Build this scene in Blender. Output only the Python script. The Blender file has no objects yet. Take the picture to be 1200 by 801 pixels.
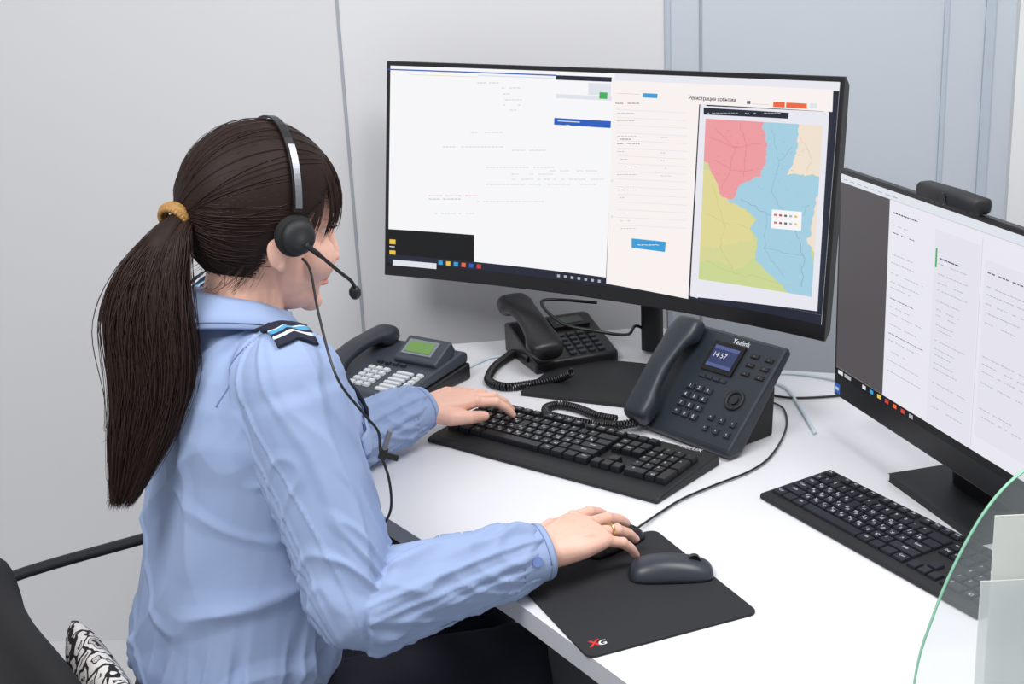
import bpy, bmesh, math, random
import numpy as np
from mathutils import Vector as V, Matrix, noise
from mathutils.bvhtree import BVHTree
from mathutils.geometry import tessellate_polygon
random.seed(7)
S = bpy.context.scene
COL = S.collection
S.view_settings.view_transform = 'Standard'
sin, cos, pi, rad = math.sin, math.cos, math.pi, math.radians

# ------------------------------------------------------------------ camera
PIT, ROL, FPX = rad(17.6), rad(2.7), 1600.0
CAM = V((0, 0, 1.58))
Uu = V((0, sin(PIT), cos(PIT))); Ff = V((0, cos(PIT), -sin(PIT))); Rr = V((1, 0, 0))
RC = Rr*cos(ROL) - Uu*sin(ROL); UC = Rr*sin(ROL) + Uu*cos(ROL)
cd = bpy.data.cameras.new('camera'); cam = bpy.data.objects.new('camera', cd); COL.objects.link(cam)
cd.sensor_width = 36; cd.lens = 48; cd.clip_start = .02
m = Matrix.Identity(4)
for i in range(3):
    m[i][0], m[i][1], m[i][2], m[i][3] = RC[i], UC[i], -Ff[i], CAM[i]
cam.matrix_world = m; S.camera = cam
def ray(px, py): return Ff + RC*((px-600)/FPX) + UC*((400.5-py)/FPX)
def at(px, py, z=.75):
    d = ray(px, py); return CAM + d*((z-CAM.z)/d.z)
def dep(px, py, t): return CAM + ray(px, py)*t
def aty(px, py, y):
    d = ray(px, py); return CAM + d*(y/d.y)

# ------------------------------------------------------------------ materials
def lin(c):
    o = []
    for x in c:
        x /= 255.0
        o.append(x/12.92 if x <= .04045 else ((x+.055)/1.055)**2.4)
    return (*o, 1)
def mat(name, rgb, rough=.5, metal=0, var=.06, scale=30, bump=0, bscale=300, spec=.5, coat=0, sheen=0):
    m = bpy.data.materials.new(name); m.use_nodes = True
    nt = m.node_tree; b = nt.nodes['Principled BSDF']
    c = lin(rgb)
    b.inputs['Roughness'].default_value = rough; b.inputs['Metallic'].default_value = metal
    b.inputs['Specular IOR Level'].default_value = spec
    b.inputs['Coat Weight'].default_value = coat
    b.inputs['Sheen Weight'].default_value = sheen
    tc = nt.nodes.new('ShaderNodeTexCoord')
    if var:
        n = nt.nodes.new('ShaderNodeTexNoise'); n.inputs['Scale'].default_value = scale; n.inputs['Detail'].default_value = 4
        r = nt.nodes.new('ShaderNodeMix'); r.data_type = 'RGBA'
        r.inputs['A'].default_value = tuple(x*(1-var) for x in c[:3]) + (1,)
        r.inputs['B'].default_value = tuple(min(1, x*(1+var)) for x in c[:3]) + (1,)
        nt.links.new(tc.outputs['Object'], n.inputs['Vector'])
        nt.links.new(n.outputs['Fac'], r.inputs['Factor'])
        nt.links.new(r.outputs['Result'], b.inputs['Base Color'])
    else:
        b.inputs['Base Color'].default_value = c
    if bump:
        n2 = nt.nodes.new('ShaderNodeTexNoise'); n2.inputs['Scale'].default_value = bscale; n2.inputs['Detail'].default_value = 3
        bp = nt.nodes.new('ShaderNodeBump'); bp.inputs['Strength'].default_value = bump; bp.inputs['Distance'].default_value = .002
        nt.links.new(tc.outputs['Object'], n2.inputs['Vector'])
        nt.links.new(n2.outputs['Fac'], bp.inputs['Height']); nt.links.new(bp.outputs['Normal'], b.inputs['Normal'])
    return m
def emat(name, rgb, st=.95):
    m = bpy.data.materials.new(name); m.use_nodes = True
    b = m.node_tree.nodes['Principled BSDF']; c = lin(rgb)
    b.inputs['Base Color'].default_value = (.01, .01, .01, 1); b.inputs['Roughness'].default_value = .45
    b.inputs['Specular IOR Level'].default_value = .2
    b.inputs['Emission Color'].default_value = c; b.inputs['Emission Strength'].default_value = st
    return m

M_wall = mat('painted_panel', (211, 211, 214), .55, var=.02, scale=3)
M_wall2 = mat('painted_panel_mid', (217, 217, 220), .55, var=.02, scale=3)
M_wallb = mat('blue_grey_panel', (193, 200, 209), .45, var=.02, scale=3)
M_wallw = mat('white_wall', (228, 230, 231), .6, var=.02, scale=3)
M_seam = mat('panel_seam', (158, 163, 172), .6)
M_post = mat('metal_profile', (180, 190, 202), .4)
M_floor = mat('floor_vinyl', (212, 212, 214), .6, var=.04, scale=8)
M_desk = mat('white_laminate', (222, 222, 227), .33, var=.012, scale=60)
M_edge = mat('desk_edge_band', (186, 188, 194), .45)
M_dpanel = mat('desk_panel_grey', (70, 72, 78), .5)  # dark tone also stands in for the shade under the desktop
M_black = mat('black_plastic', (20, 20, 23), .38, var=.08, bump=.08, bscale=900)
M_blackm = mat('black_matte', (25, 26, 29), .6, var=.1, bump=.15, bscale=900)
M_gloss = mat('black_gloss', (12, 12, 15), .15)
M_key = mat('key_black', (21, 22, 25), .42, var=.05)
M_keyb = mat('key_bluish', (24, 27, 36), .42, var=.05)
M_leg = mat('legend_white', (215, 218, 224), .5)
M_grey = mat('phone_grey', (56, 62, 72), .42, var=.04, bump=.05, bscale=900)
M_greyd = mat('phone_dark_grey', (40, 45, 53), .42, var=.04, bump=.05, bscale=900)
M_slate = mat('phone_slate', (36, 43, 51), .4, var=.04, bump=.05, bscale=900)
M_wkey = mat('white_key', (205, 210, 214), .5)
M_lcdg = mat('lcd_green', (104, 140, 74), .25)
M_lcdf = mat('lcd_frame', (120, 128, 134), .35)
M_pad = mat('mouse_pad_cloth', (33, 34, 38), .85, var=.1, scale=200, bump=.25, bscale=1500)
M_mouse = mat('mouse_grey', (46, 51, 60), .38, var=.04)
M_red = mat('logo_red', (205, 40, 45), .5)
M_white = mat('white_plastic', (228, 230, 232), .45)
M_cabw = mat('cable_white', (200, 212, 220), .4)
M_skin = bpy.data.materials.new('skin'); M_skin.use_nodes = True
def setskin():
    nt = M_skin.node_tree; b = nt.nodes['Principled BSDF']
    n = nt.nodes.new('ShaderNodeTexNoise'); n.inputs['Scale'].default_value = 22; n.inputs['Detail'].default_value = 5
    tc = nt.nodes.new('ShaderNodeTexCoord'); r = nt.nodes.new('ShaderNodeMix'); r.data_type = 'RGBA'
    r.inputs['A'].default_value = lin((218, 164, 143)); r.inputs['B'].default_value = lin((240, 197, 179))
    nt.links.new(tc.outputs['Object'], n.inputs['Vector']); nt.links.new(n.outputs['Fac'], r.inputs['Factor'])
    nt.links.new(r.outputs['Result'], b.inputs['Base Color'])
    n2 = nt.nodes.new('ShaderNodeTexNoise'); n2.inputs['Scale'].default_value = 420; n2.inputs['Detail'].default_value = 3
    bp = nt.nodes.new('ShaderNodeBump'); bp.inputs['Strength'].default_value = .15; bp.inputs['Distance'].default_value = .001
    nt.links.new(tc.outputs['Object'], n2.inputs['Vector']); nt.links.new(n2.outputs['Fac'], bp.inputs['Height']); nt.links.new(bp.outputs['Normal'], b.inputs['Normal'])
    b.inputs['Roughness'].default_value = .5
    b.inputs['Subsurface Weight'].default_value = .10; b.inputs['Subsurface Radius'].default_value = (.012, .004, .002)
    b.inputs['Subsurface Scale'].default_value = .4
setskin()
M_lip = mat('lips', (212, 148, 136), .4)
M_nail = mat('nails', (240, 190, 184), .25)
M_hair = mat('dark_brown_hair', (36, 24, 20), .6, var=.25, scale=40, spec=.2)
M_hair2 = mat('dark_brown_hair_strands', (46, 30, 25), .5, var=.28, scale=60, spec=.28)
M_tie = mat('gold_scrunchie', (158, 118, 62), .5, var=.4, scale=160, bump=.6, bscale=350)
M_shirt = mat('light_blue_shirt', (147, 166, 203), .85, var=.03, scale=6, bump=.18, bscale=1400)
M_cuff = mat('light_blue_cuff', (147, 166, 203), .85, var=.03, scale=6, bump=.18, bscale=1400)
M_seamb = mat('shirt_seam', (112, 130, 174), .8)
M_navy = mat('navy_cloth', (22, 27, 48), .8, var=.1, bump=.2, bscale=900)
M_stw = mat('stripe_white', (205, 214, 226), .7)
M_stc = mat('stripe_cyan', (74, 150, 192), .7)
M_trous = mat('navy_trousers', (15, 18, 34), .85, var=.12, scale=12, bump=.2, bscale=700)
M_belt = mat('dark_belt', (28, 24, 26), .5)
M_metal = mat('silver_metal', (140, 142, 148), .4, 1)
M_gold = mat('gold_metal', (224, 190, 130), .22, 1)
M_chair = mat('chair_black_fabric', (18, 18, 21), .85, var=.15, bump=.3, bscale=700)
M_button = mat('shirt_button', (112, 134, 192), .3)
M_eye = mat('eye_white', (222, 216, 210), .3)
M_iris = mat('iris', (60, 42, 30), .2)
M_paper = mat('paper', (246, 243, 236), .7)
def floral():
    m = bpy.data.materials.new('floral_fabric'); m.use_nodes = True
    nt = m.node_tree; b = nt.nodes['Principled BSDF']; tc = nt.nodes.new('ShaderNodeTexCoord')
    n = nt.nodes.new('ShaderNodeTexNoise'); n.inputs['Scale'].default_value = 26; n.inputs['Detail'].default_value = 2
    ma = nt.nodes.new('ShaderNodeVectorMath'); ma.operation = 'MULTIPLY_ADD'; ma.inputs[1].default_value = (.045, .045, .045)
    w = nt.nodes.new('ShaderNodeTexVoronoi'); w.inputs['Scale'].default_value = 30; w.feature = 'DISTANCE_TO_EDGE'
    rp = nt.nodes.new('ShaderNodeValToRGB'); rp.color_ramp.interpolation = 'CONSTANT'
    e = rp.color_ramp.elements
    e[0].position = 0; e[0].color = lin((30, 27, 31)); e[1].position = .07; e[1].color = lin((232, 228, 226))
    x = e.new(.24); x.color = lin((36, 33, 38)); x = e.new(.29); x.color = lin((196, 190, 190)); x = e.new(.40); x.color = lin((40, 36, 40))
    nt.links.new(tc.outputs['Object'], n.inputs['Vector']); nt.links.new(n.outputs['Color'], ma.inputs[0]); nt.links.new(tc.outputs['Object'], ma.inputs[2])
    nt.links.new(ma.outputs[0], w.inputs['Vector'])
    nt.links.new(w.outputs['Distance'], rp.inputs['Fac']); nt.links.new(rp.outputs['Color'], b.inputs['Base Color'])
    b.inputs['Roughness'].default_value = .85
    return m
M_floral = floral()
def glassmat(name, fac_d, col):
    m = bpy.data.materials.new(name); m.use_nodes = True
    nt = m.node_tree; nt.nodes.clear()
    o = nt.nodes.new('ShaderNodeOutputMaterial'); t = nt.nodes.new('ShaderNodeBsdfTransparent'); g = nt.nodes.new('ShaderNodeBsdfGlossy')
    d = nt.nodes.new('ShaderNodeBsdfDiffuse'); m1 = nt.nodes.new('ShaderNodeMixShader'); m2 = nt.nodes.new('ShaderNodeMixShader')
    t.inputs['Color'].default_value = (.985, .995, .99, 1); g.inputs['Roughness'].default_value = .03
    d.inputs['Color'].default_value = lin(col)
    m1.inputs[0].default_value = .04; m2.inputs[0].default_value = fac_d
    nt.links.new(t.outputs[0], m1.inputs[1]); nt.links.new(g.outputs[0], m1.inputs[2])
    nt.links.new(m1.outputs[0], m2.inputs[1]); nt.links.new(d.outputs[0], m2.inputs[2]); nt.links.new(m2.outputs[0], o.inputs[0])
    return m
M_glass = glassmat('hazed_glass', .09, (225, 238, 240))  # pale diffuse share paints a light haze over the pane
M_frost = glassmat('milky_plastic', .55, (248, 250, 251))
M_gedge = mat('green_glass_edge', (150, 210, 180), .15)

# ------------------------------------------------------------------ mesh builder
ROOTM = {}
class MB:
    def __init__(s): s.v = []; s.f = []; s.m = []; s.sm = []
    def add(s, vs, fs, m=0, sm=False, M=None):
        o = len(s.v)
        for p in vs:
            p = V(p); s.v.append(M @ p if M else p)
        for f in fs:
            s.f.append([i+o for i in f]); s.m.append(m); s.sm.append(sm)
        return s
    def box(s, c, d, m=0, M=None):
        x, y, z = d[0]/2, d[1]/2, d[2]/2
        vs = [(c[0]+i*x, c[1]+j*y, c[2]+k*z) for i in (-1, 1) for j in (-1, 1) for k in (-1, 1)]
        return s.add(vs, [(0, 1, 3, 2), (4, 6, 7, 5), (0, 4, 5, 1), (2, 3, 7, 6), (0, 2, 6, 4), (1, 5, 7, 3)], m, False, M)
    def loft(s, rings, m=0, sm=True, M=None, caps=True, close=True):
        n = len(rings[0]); vs = [p for r in rings for p in r]; fs = []
        for i in range(len(rings)-1):
            for j in range(n if close else n-1):
                k = (j+1) % n
                fs.append((i*n+j, i*n+k, (i+1)*n+k, (i+1)*n+j))
        if caps:
            fs.append(tuple(range(n-1, -1, -1))); fs.append(tuple((len(rings)-1)*n+j for j in range(n)))
        return s.add(vs, fs, m, sm, M)
    def tube(s, pts, r, n=8, m=0, M=None, sq=1.0, round_end=False):
        P = [V(p) for p in pts]; R = r if isinstance(r, (list, tuple)) else [r]*len(P)
        R = list(R)
        if round_end:
            d0 = (P[0]-P[1]).normalized(); d1 = (P[-1]-P[-2]).normalized()
            P = [P[0]+d0*R[0]*.9, P[0]+d0*R[0]*.6] + P + [P[-1]+d1*R[-1]*.6, P[-1]+d1*R[-1]*.9]
            R = [R[0]*.35, R[0]*.8] + R + [R[-1]*.8, R[-1]*.35]
        rings = []; nrm = None
        cs = [(cos(2*pi*j/n)*sq, sin(2*pi*j/n)) for j in range(n)]
        for i, p in enumerate(P):
            t = (P[min(i+1, len(P)-1)] - P[max(i-1, 0)])
            t = t.normalized() if t.length > 1e-9 else V((0, 0, 1))
            if nrm is None:
                a = V((0, 0, 1)) if abs(t.z) < .9 else V((1, 0, 0))
                nrm = (a - t*a.dot(t)).normalized()
            else:
                nrm = nrm - t*nrm.dot(t)
                nrm = nrm.normalized() if nrm.length > 1e-9 else V((1, 0, 0))
            b = t.cross(nrm); rn = nrm*R[i]; rb = b*R[i]
            rings.append([p + rn*c + rb*q for c, q in cs])
        return s.loft(rings, m, True, M)
    def sphere(s, c, r, m=0, M=None, nu=20, nv=14):
        if not isinstance(r, (list, tuple)): r = (r, r, r)
        vs = [(c[0], c[1], c[2]+r[2])]
        for i in range(1, nv):
            a = pi*i/nv
            for j in range(nu):
                b = 2*pi*j/nu
                vs.append((c[0]+r[0]*sin(a)*cos(b), c[1]+r[1]*sin(a)*sin(b), c[2]+r[2]*cos(a)))
        vs.append((c[0], c[1], c[2]-r[2])); L = len(vs)-1; fs = []
        for j in range(nu):
            k = (j+1) % nu
            fs.append((0, 1+j, 1+k)); fs.append((L, L-nu+k, L-nu+j))
            for i in range(nv-2):
                a0 = 1+i*nu
                fs.append((a0+j, a0+nu+j, a0+nu+k, a0+k))
        return s.add(vs, fs, m, True, M)
    def cyl(s, c, r, h, n=24, m=0, M=None, r2=None, sm=True):
        r2 = r if r2 is None else r2
        a = [(c[0]+r*cos(2*pi*j/n), c[1]+r*sin(2*pi*j/n), c[2]) for j in range(n)]
        b = [(c[0]+r2*cos(2*pi*j/n), c[1]+r2*sin(2*pi*j/n), c[2]+h) for j in range(n)]
        s.loft([a, b], m, sm, M, caps=False)
        s.add(a, [tuple(range(n-1, -1, -1))], m, False, M); s.add(b, [tuple(range(n))], m, False, M)
        return s
    def lathe(s, prof, n=24, m=0, M=None):
        return s.loft([[(r*cos(2*pi*j/n), r*sin(2*pi*j/n), z) for j in range(n)] for r, z in prof], m, True, M)
    def torus(s, R, r, n=28, k=8, m=0, M=None):
        vs = []; fs = []
        for i in range(n):
            a = 2*pi*i/n
            for j in range(k):
                b = 2*pi*j/k; q = R+r*cos(b); vs.append((q*cos(a), q*sin(a), r*sin(b)))
        for i in range(n):
            for j in range(k):
                fs.append((i*k+j, ((i+1) % n)*k+j, ((i+1) % n)*k+(j+1) % k, i*k+(j+1) % k))
        return s.add(vs, fs, m, True, M)
    def prism(s, poly, z0, z1, m=0, M=None, mside=None):
        n = len(poly)
        vs = [(p[0], p[1], z0) for p in poly] + [(p[0], p[1], z1) for p in poly]
        A = sum(poly[i][0]*poly[(i+1) % n][1]-poly[(i+1) % n][0]*poly[i][1] for i in range(n))
        top = tuple(range(n, 2*n)); bot = tuple(range(n-1, -1, -1))
        if A < 0: top, bot = top[::-1], bot[::-1]
        s.add(vs, [top, bot], m, False, M)
        sd = [(i, (i+1) % n, n+(i+1) % n, n+i) for i in range(n)]
        if A < 0: sd = [f[::-1] for f in sd]
        return s.add(vs, sd, m if mside is None else mside, False, M)
    def text(s, t, size, M, m=0):
        vs, fs = glyph(t)
        return s.add([(x*size, y*size, 0) for x, y in vs], fs, m, False, M)
    def mesh(s, name, mats, inv=None):
        me = bpy.data.meshes.new(name)
        me.from_pydata([tuple(inv @ p) if inv else tuple(p) for p in s.v], [], s.f)
        me.polygons.foreach_set('material_index', s.m); me.polygons.foreach_set('use_smooth', s.sm)
        for x in (mats if isinstance(mats, (list, tuple)) else [mats]): me.materials.append(x)
        me.update(); return me
    def build(s, name, mats, parent=None, loc=None, rz=0, bevel=0, seg=2, solid=0, sub=0):
        if parent: RM = ROOTM[parent.name]
        else: RM = Matrix.Translation(V(loc if loc is not None else (0, 0, 0))) @ Matrix.Rotation(rz, 4, 'Z')
        me = s.mesh(name, mats, RM.inverted())
        return link(me, name, parent, RM, bevel, seg, solid, sub)
def link(me, name, parent, RM, bevel=0, seg=2, solid=0, sub=0):
    o = bpy.data.objects.new(name, me); COL.objects.link(o)
    if parent: o.parent = parent
    else: o.matrix_world = RM
    ROOTM[o.name] = RM
    if solid:
        q = o.modifiers.new('solid', 'SOLIDIFY'); q.thickness = solid; q.offset = 0
    if sub:
        q = o.modifiers.new('sub', 'SUBSURF'); q.levels = sub; q.render_levels = sub
    if bevel:
        q = o.modifiers.new('bevel', 'BEVEL'); q.width = bevel; q.segments = seg; q.limit_method = 'ANGLE'; q.angle_limit = rad(40)
    return o
def tag(o, label, cat, group=None):
    o['label'] = label; o['category'] = cat
    if group: o['group'] = group
    return o
def thing(name, label, cat, loc, rz=0, group=None):
    o = bpy.data.objects.new(name, None); COL.objects.link(o); o.empty_display_size = .05
    RM = Matrix.Translation(V(loc)) @ Matrix.Rotation(rz, 4, 'Z'); o.matrix_world = RM; ROOTM[o.name] = RM
    return tag(o, label, cat, group)
def struct(o): o['kind'] = 'structure'; return o
_gc = {}
def glyph(t):
    if t not in _gc:
        cu = bpy.data.curves.new('t', 'FONT'); cu.body = t; cu.size = 1; cu.align_x = 'CENTER'; cu.align_y = 'CENTER'; cu.resolution_u = 3
        ob = bpy.data.objects.new('t', cu); COL.objects.link(ob)
        dg = bpy.context.evaluated_depsgraph_get(); me = bpy.data.meshes.new_from_object(ob.evaluated_get(dg))
        _gc[t] = ([(v.co.x, v.co.y) for v in me.vertices], [tuple(p.vertices) for p in me.polygons])
        bpy.data.objects.remove(ob); bpy.data.curves.remove(cu); bpy.data.meshes.remove(me)
    return _gc[t]
CYR = dict(zip("QWERTYUIOP[]ASDFGHJKL;'ZXCVBNM,.", "ЙЦУКЕНГШЩЗХЪФЫВАПРОЛДЖЭЯЧСМИТЬБЮ"))
for ch in list("1234567890QWERTYUIOPASDFGHJKLZXCVBNM-=[];',./*+") + list(CYR.values()) + ['F%d' % i for i in range(1, 13)] + ['Esc', 'Tab', 'Caps', 'Shift', 'Ctrl', 'Alt', 'Enter', 'Ins', 'Del', 'End', 'Home', 'Yealink', 'DELUX', 'X', 'G', '14 57', 'Регистрация события']: glyph(ch)
def frame(o, x, y, z):
    m = Matrix.Identity(4)
    for i in range(3): m[i][0], m[i][1], m[i][2], m[i][3] = x[i], y[i], z[i], o[i]
    return m
def cr(pts, n=6):
    P = [V(p) for p in pts]; out = []
    for i in range(len(P)-1):
        a, b, c, d = P[max(i-1, 0)], P[i], P[i+1], P[min(i+2, len(P)-1)]
        for k in range(n):
            t = k/n
            out.append(.5*((2*b)+(c-a)*t+(2*a-5*b+4*c-d)*t*t+(3*b-a-3*c+d)*t**3))
    out.append(P[-1]); return out
def sring(c, ax, ay, rx, ry, n=28, p=2.4):
    c = V(c); out = []
    for j in range(n):
        a = 2*pi*j/n; ca, sa = cos(a), sin(a)
        out.append(c + V(ax)*(rx*math.copysign(abs(ca)**(2/p), ca)) + V(ay)*(ry*math.copysign(abs(sa)**(2/p), sa)))
    return out

# ------------------------------------------------------------------ setting
WP = V((-.1, 2.79, 0)); WD = V((1, -.05, 0)).normalized(); WN = V((WD.y, -WD.x, 0))  # faces the camera
def wall_s(px, py):
    d = ray(px, py); t = (WP-CAM).dot(WN)/d.dot(WN); return (CAM+d*t-WP).dot(WD)
WM = frame(WP, WD, -WN, V((0, 0, 1)))       # local x along wall, y into the wall
def wallbox(name, s0, s1, z0, z1, y0, y1, mm):
    b = MB(); b.box(((s0+s1)/2, (y0+y1)/2, (z0+z1)/2), (s1-s0, y1-y0, z1-z0), 0, WM)
    return struct(b.build(name, mm, loc=WM @ V(((s0+s1)/2, (y0+y1)/2, z0))))
s1 = wall_s(410, 190); s2 = wall_s(779, 40); s3 = wall_s(821, 40); s4 = wall_s(1106, 100); s5 = wall_s(1150, 100); s6 = wall_s(1186, 100)
wallbox('wall_left', -3.2, s1, 0, 2.7, 0, .08, M_wall)
wallbox('wall_back', s1, s2, 0, 2.7, 0, .08, M_wall2)
wallbox('wall_right', s2, s6, 0, 2.7, 0, .08, M_wallb)
wallbox('wall_side', s6, 2.6, 0, 2.7, -.02, .08, M_wallw)
wallbox('trim_1', s1-.003, s1+.003, 0, 2.7, -.002, .0, M_seam)
wallbox('trim_2', s2, s2+.010, 0, 2.7, -.006, 0, M_post)
wallbox('trim_3', s3-.002, s3+.002, 0, 2.7, -.004, 0, M_seam)
wallbox('trim_4', s4-.006, s4+.002, 0, 2.7, -.006, 0, M_post)
wallbox('trim_5', s5, s5+.018, 0, 2.7, -.007, 0, M_post)
fb = MB(); fb.box((0, 1.2, -.02), (6.4, 5.0, .04)); struct(fb.build('floor', M_floor, loc=(0, 1.2, -.04)))

# ------------------------------------------------------------------ desk
DK = .75
poly = [(-.42, 2.16), (-.207, 1.827), (-.119, 1.70), (-.015, 1.545), (.11, 1.337), (.30, 1.035), (.44, .80), (1.3, .80), (1.3, 2.2), (.8, 2.26), (.49, 2.37), (.30, 2.68), (-.03, 2.63), (-.42, 2.59)]
desk = thing('desk', 'white laminate corner desk carrying the monitors, phones and keyboards', 'desk', (.4, 1.9, 0))
b = MB(); b.prism(poly, DK-.028, DK, 0, None, 1); b.build('desktop', [M_desk, M_edge], desk, bevel=.003)
b = MB(); b.box((-.37, 2.40, .361), (.03, .34, .722)); b.build('leg_panel', M_dpanel, desk, bevel=.002)
b = MB(); b.box((1.2, 1.5, .361), (.03, 1.2, .722)); b.build('leg_panel', M_dpanel, desk, bevel=.002)
b = MB(); b.box((-.02, 2.56, .47), (.67, .02, .50)); b.build('under_desk_shade_panel', M_dpanel, desk, bevel=.002)  # dark sheet added to imitate the shade below the desk
b = MB(); b.prism([(.40, 1.06), (.42, 1.09), (.06, 1.72), (.03, 1.70)], 0, .722, 0); b.build('front_panel', M_dpanel, desk)

# ------------------------------------------------------------------ screens
def screen_part(name, parent, items, mats, conv, MP, curve, xs):
    bm = bmesh.new()
    for it in items:
        kind = it[0]
        if kind == 'P': pts = [conv(*p) for p in it[1]]; mi, ly = it[2], it[3]
        elif kind == 'R':
            (ax, az), (bx, bz) = conv(it[1], it[2]), conv(it[3], it[4]); pts = [(ax, az), (bx, az), (bx, bz), (ax, bz)]; mi, ly = it[5], it[6]
        elif kind == 'L':
            x0, z0, x1, z1 = it[1:5]; pts = [(x0, z0), (x1, z0), (x1, z1), (x0, z1)]; mi, ly = it[5], it[6]
        elif kind == 'T':
            cx, cz = conv(it[2], it[3]); vs, fs = glyph(it[1]); bv = [bm.verts.new((cx+x*it[4], -it[6]*.0003, cz+y*it[4])) for x, y in vs]
            for f in fs:
                try: fa = bm.faces.new([bv[i] for i in f]); fa.material_index = it[5]
                except Exception: pass
            continue
        bv = [bm.verts.new((x, -ly*.0003, z)) for x, z in pts]
        for t in tessellate_polygon([[V((x, z, 0)) for x, z in pts]]):
            try: fa = bm.faces.new([bv[i] for i in t]); fa.material_index = mi
            except Exception: pass
    for xk in xs:
        bmesh.ops.bisect_plane(bm, geom=bm.verts[:]+bm.edges[:]+bm.faces[:], plane_co=(xk, 0, 0), plane_no=(1, 0, 0))
    RM = ROOTM[parent.name]; T = RM.inverted() @ MP
    for v in bm.verts:
        v.co = T @ V((v.co.x, v.co.y+curve(v.co.x)-.0006, v.co.z))
    nf = (RM.inverted().to_3x3() @ (MP.to_3x3() @ V((0, -1, 0))))
    bm.normal_update()
    for f in bm.faces:
        if f.normal.dot(nf) < 0: f.normal_flip()
    me = bpy.data.meshes.new(name); bm.to_mesh(me); bm.free()
    for x in mats: me.materials.append(x)
    return link(me, name, parent, RM)
def make_conv(MP, curve):
    inv = MP.inverted(); o = inv @ CAM; i3 = inv.to_3x3()
    def conv(px, py):
        d = i3 @ ray(px, py); yc = 0
        for _ in range(6):
            t = (yc-o.y)/d.y; x = o.x+d.x*t; yc = curve(x)
        return x, o.z+d.z*t
    return conv
E = [emat('screen_white', (250, 250, 252)), emat('screen_warm', (252, 245, 243)), emat('screen_navy', (28, 34, 52)), emat('screen_black', (8, 9, 14)),
     emat('screen_blue', (38, 92, 190)), emat('screen_cyan', (58, 160, 220)), emat('screen_orange', (240, 104, 62)), emat('screen_grey_text', (180, 181, 190)),
     emat('screen_dark_text', (100, 102, 114)), emat('map_pink', (240, 158, 162)), emat('map_blue', (166, 210, 228)), emat('map_cream', (243, 228, 210)),
     emat('map_yellow', (226, 218, 152)), emat('map_green', (206, 218, 150)), emat('map_line', (128, 164, 188)), emat('screen_pale', (226, 230, 238)),
     emat('screen_yellow', (236, 200, 70)), emat('screen_green', (60, 180, 90)), emat('screen_dusk', (84, 80, 84)), emat('screen_red', (214, 60, 52)), emat('screen_lav', (236, 235, 244)),
     emat('map_pink_line', (220, 116, 126)), emat('map_tan_line', (208, 184, 122)), emat('screen_lavender', (231, 230, 240)), emat('screen_shade', (206, 205, 218)), emat('screen_heading', (62, 64, 76)), emat('map_lime', (216, 217, 151))]
WHT, WRM, NVY, BLK, BLU, CYA, ORG, GTX, DTX, PNK, MBL, CRM, YEL, GRN, LIN, PAL, SYE, SGR, DSK, SRD, LAV, PLN, TLN, LVN, SHD, HDG, LIM = range(27)

# --- ultrawide curved monitor
W1, H1, SAG = .930, .415, .074
u1 = V((.801, -.599, 0)).normalized(); n1 = V((.599, .801, 0)).normalized(); tl = rad(7.3)
O1 = V((.1255, 2.3485, .899))
Z1 = n1*sin(tl) + V((0, 0, 1))*cos(tl); Y1 = n1*cos(tl) - V((0, 0, 1))*sin(tl)
MP1 = frame(O1, u1, Y1, Z1)
curve1 = lambda x: SAG*(1-(2*x/W1)**2)
conv1 = make_conv(MP1, curve1)
xs1 = [-W1/2 + W1*i/40 for i in range(41)]
pole1 = V((.270, 2.502, DK))
mon1 = thing('monitor', 'wide curved black monitor showing a white page and a coloured district map', 'monitor', pole1, 0, 'monitors on the desk')
b = MB(); rings = []
for x in xs1:
    c = curve1(x); rings.append([(x, c, 0), (x, c, H1), (x, c+.006, H1+.001), (x, c+.022, H1-.012), (x, c+.026, H1*.5), (x, c+.022, .014), (x, c+.006, -.001)])
b.loft(rings, 0, False, MP1); b.build('housing', M_black, mon1, bevel=.0015)
it = []
x0, x1_, z0, z1 = -W1/2+.008, W1/2-.008, .026, H1-.008
it.append(('L', x0, z0, x1_, z1, WHT, 0))
it += [('R', 455, 82, 652, 87.5, BLU, 1), ('R', 480, 87.5, 560, 90, SYE, 1), ('R', 560, 89, 652, 91, PAL, 1), ('R', 652, 88, 717, 96, NVY, 1), ('R', 652, 110, 717, 118, PAL, 1), ('R', 690, 97, 716, 112, PAL, 1),
       ('R', 650, 138, 716, 150, BLU, 2), ('R', 654, 141, 680, 143.5, PAL, 3), ('R', 654, 146, 658, 148, PAL, 3), ('R', 664, 146, 668, 148, PAL, 3), ('R', 703, 108, 712, 116, SGR, 2)]
rnd = random.Random(3)
def dashes(x0, x1, y, mi=GTX, h=.75, fr=.8, ly=2):
    x = x0
    while x < x1:
        w = rnd.uniform(1.5, 5)
        if rnd.random() < fr: it.append(('R', x, y-h/2, min(x+w, x1), y+h/2, mi, ly))
        x += w+.8
for (a, c, y) in [(560, 585, 97), (588, 610, 103), (590, 610, 110), (588, 612, 117), (590, 610, 123), (592, 606, 129), (552, 590, 155), (510, 590, 172), (600, 640, 176), (570, 650, 196), (600, 648, 204), (600, 708, 210), (570, 700, 216), (560, 640, 236), (510, 556, 250), (640, 700, 200)]:
    dashes(a, c, y, GTX)
dashes(503, 560, 229, ORG); dashes(503, 540, 233, DTX)
it += [('P', [(453, 268), (556, 275), (556, 315), (453, 311)], BLK, 2), ('R', 457, 280, 464, 286, SYE, 3), ('R', 457, 293, 464, 299, SYE, 3), ('R', 457, 288, 463, 289.5, PAL, 3), ('R', 457, 301, 463, 302.5, PAL, 3)]
it.append(('L', x0, z0, x1_, z0+.016, NVY, 3))
it.append(('R', 461, 304, 512, 315, PAL, 4))
tx = 517
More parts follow.
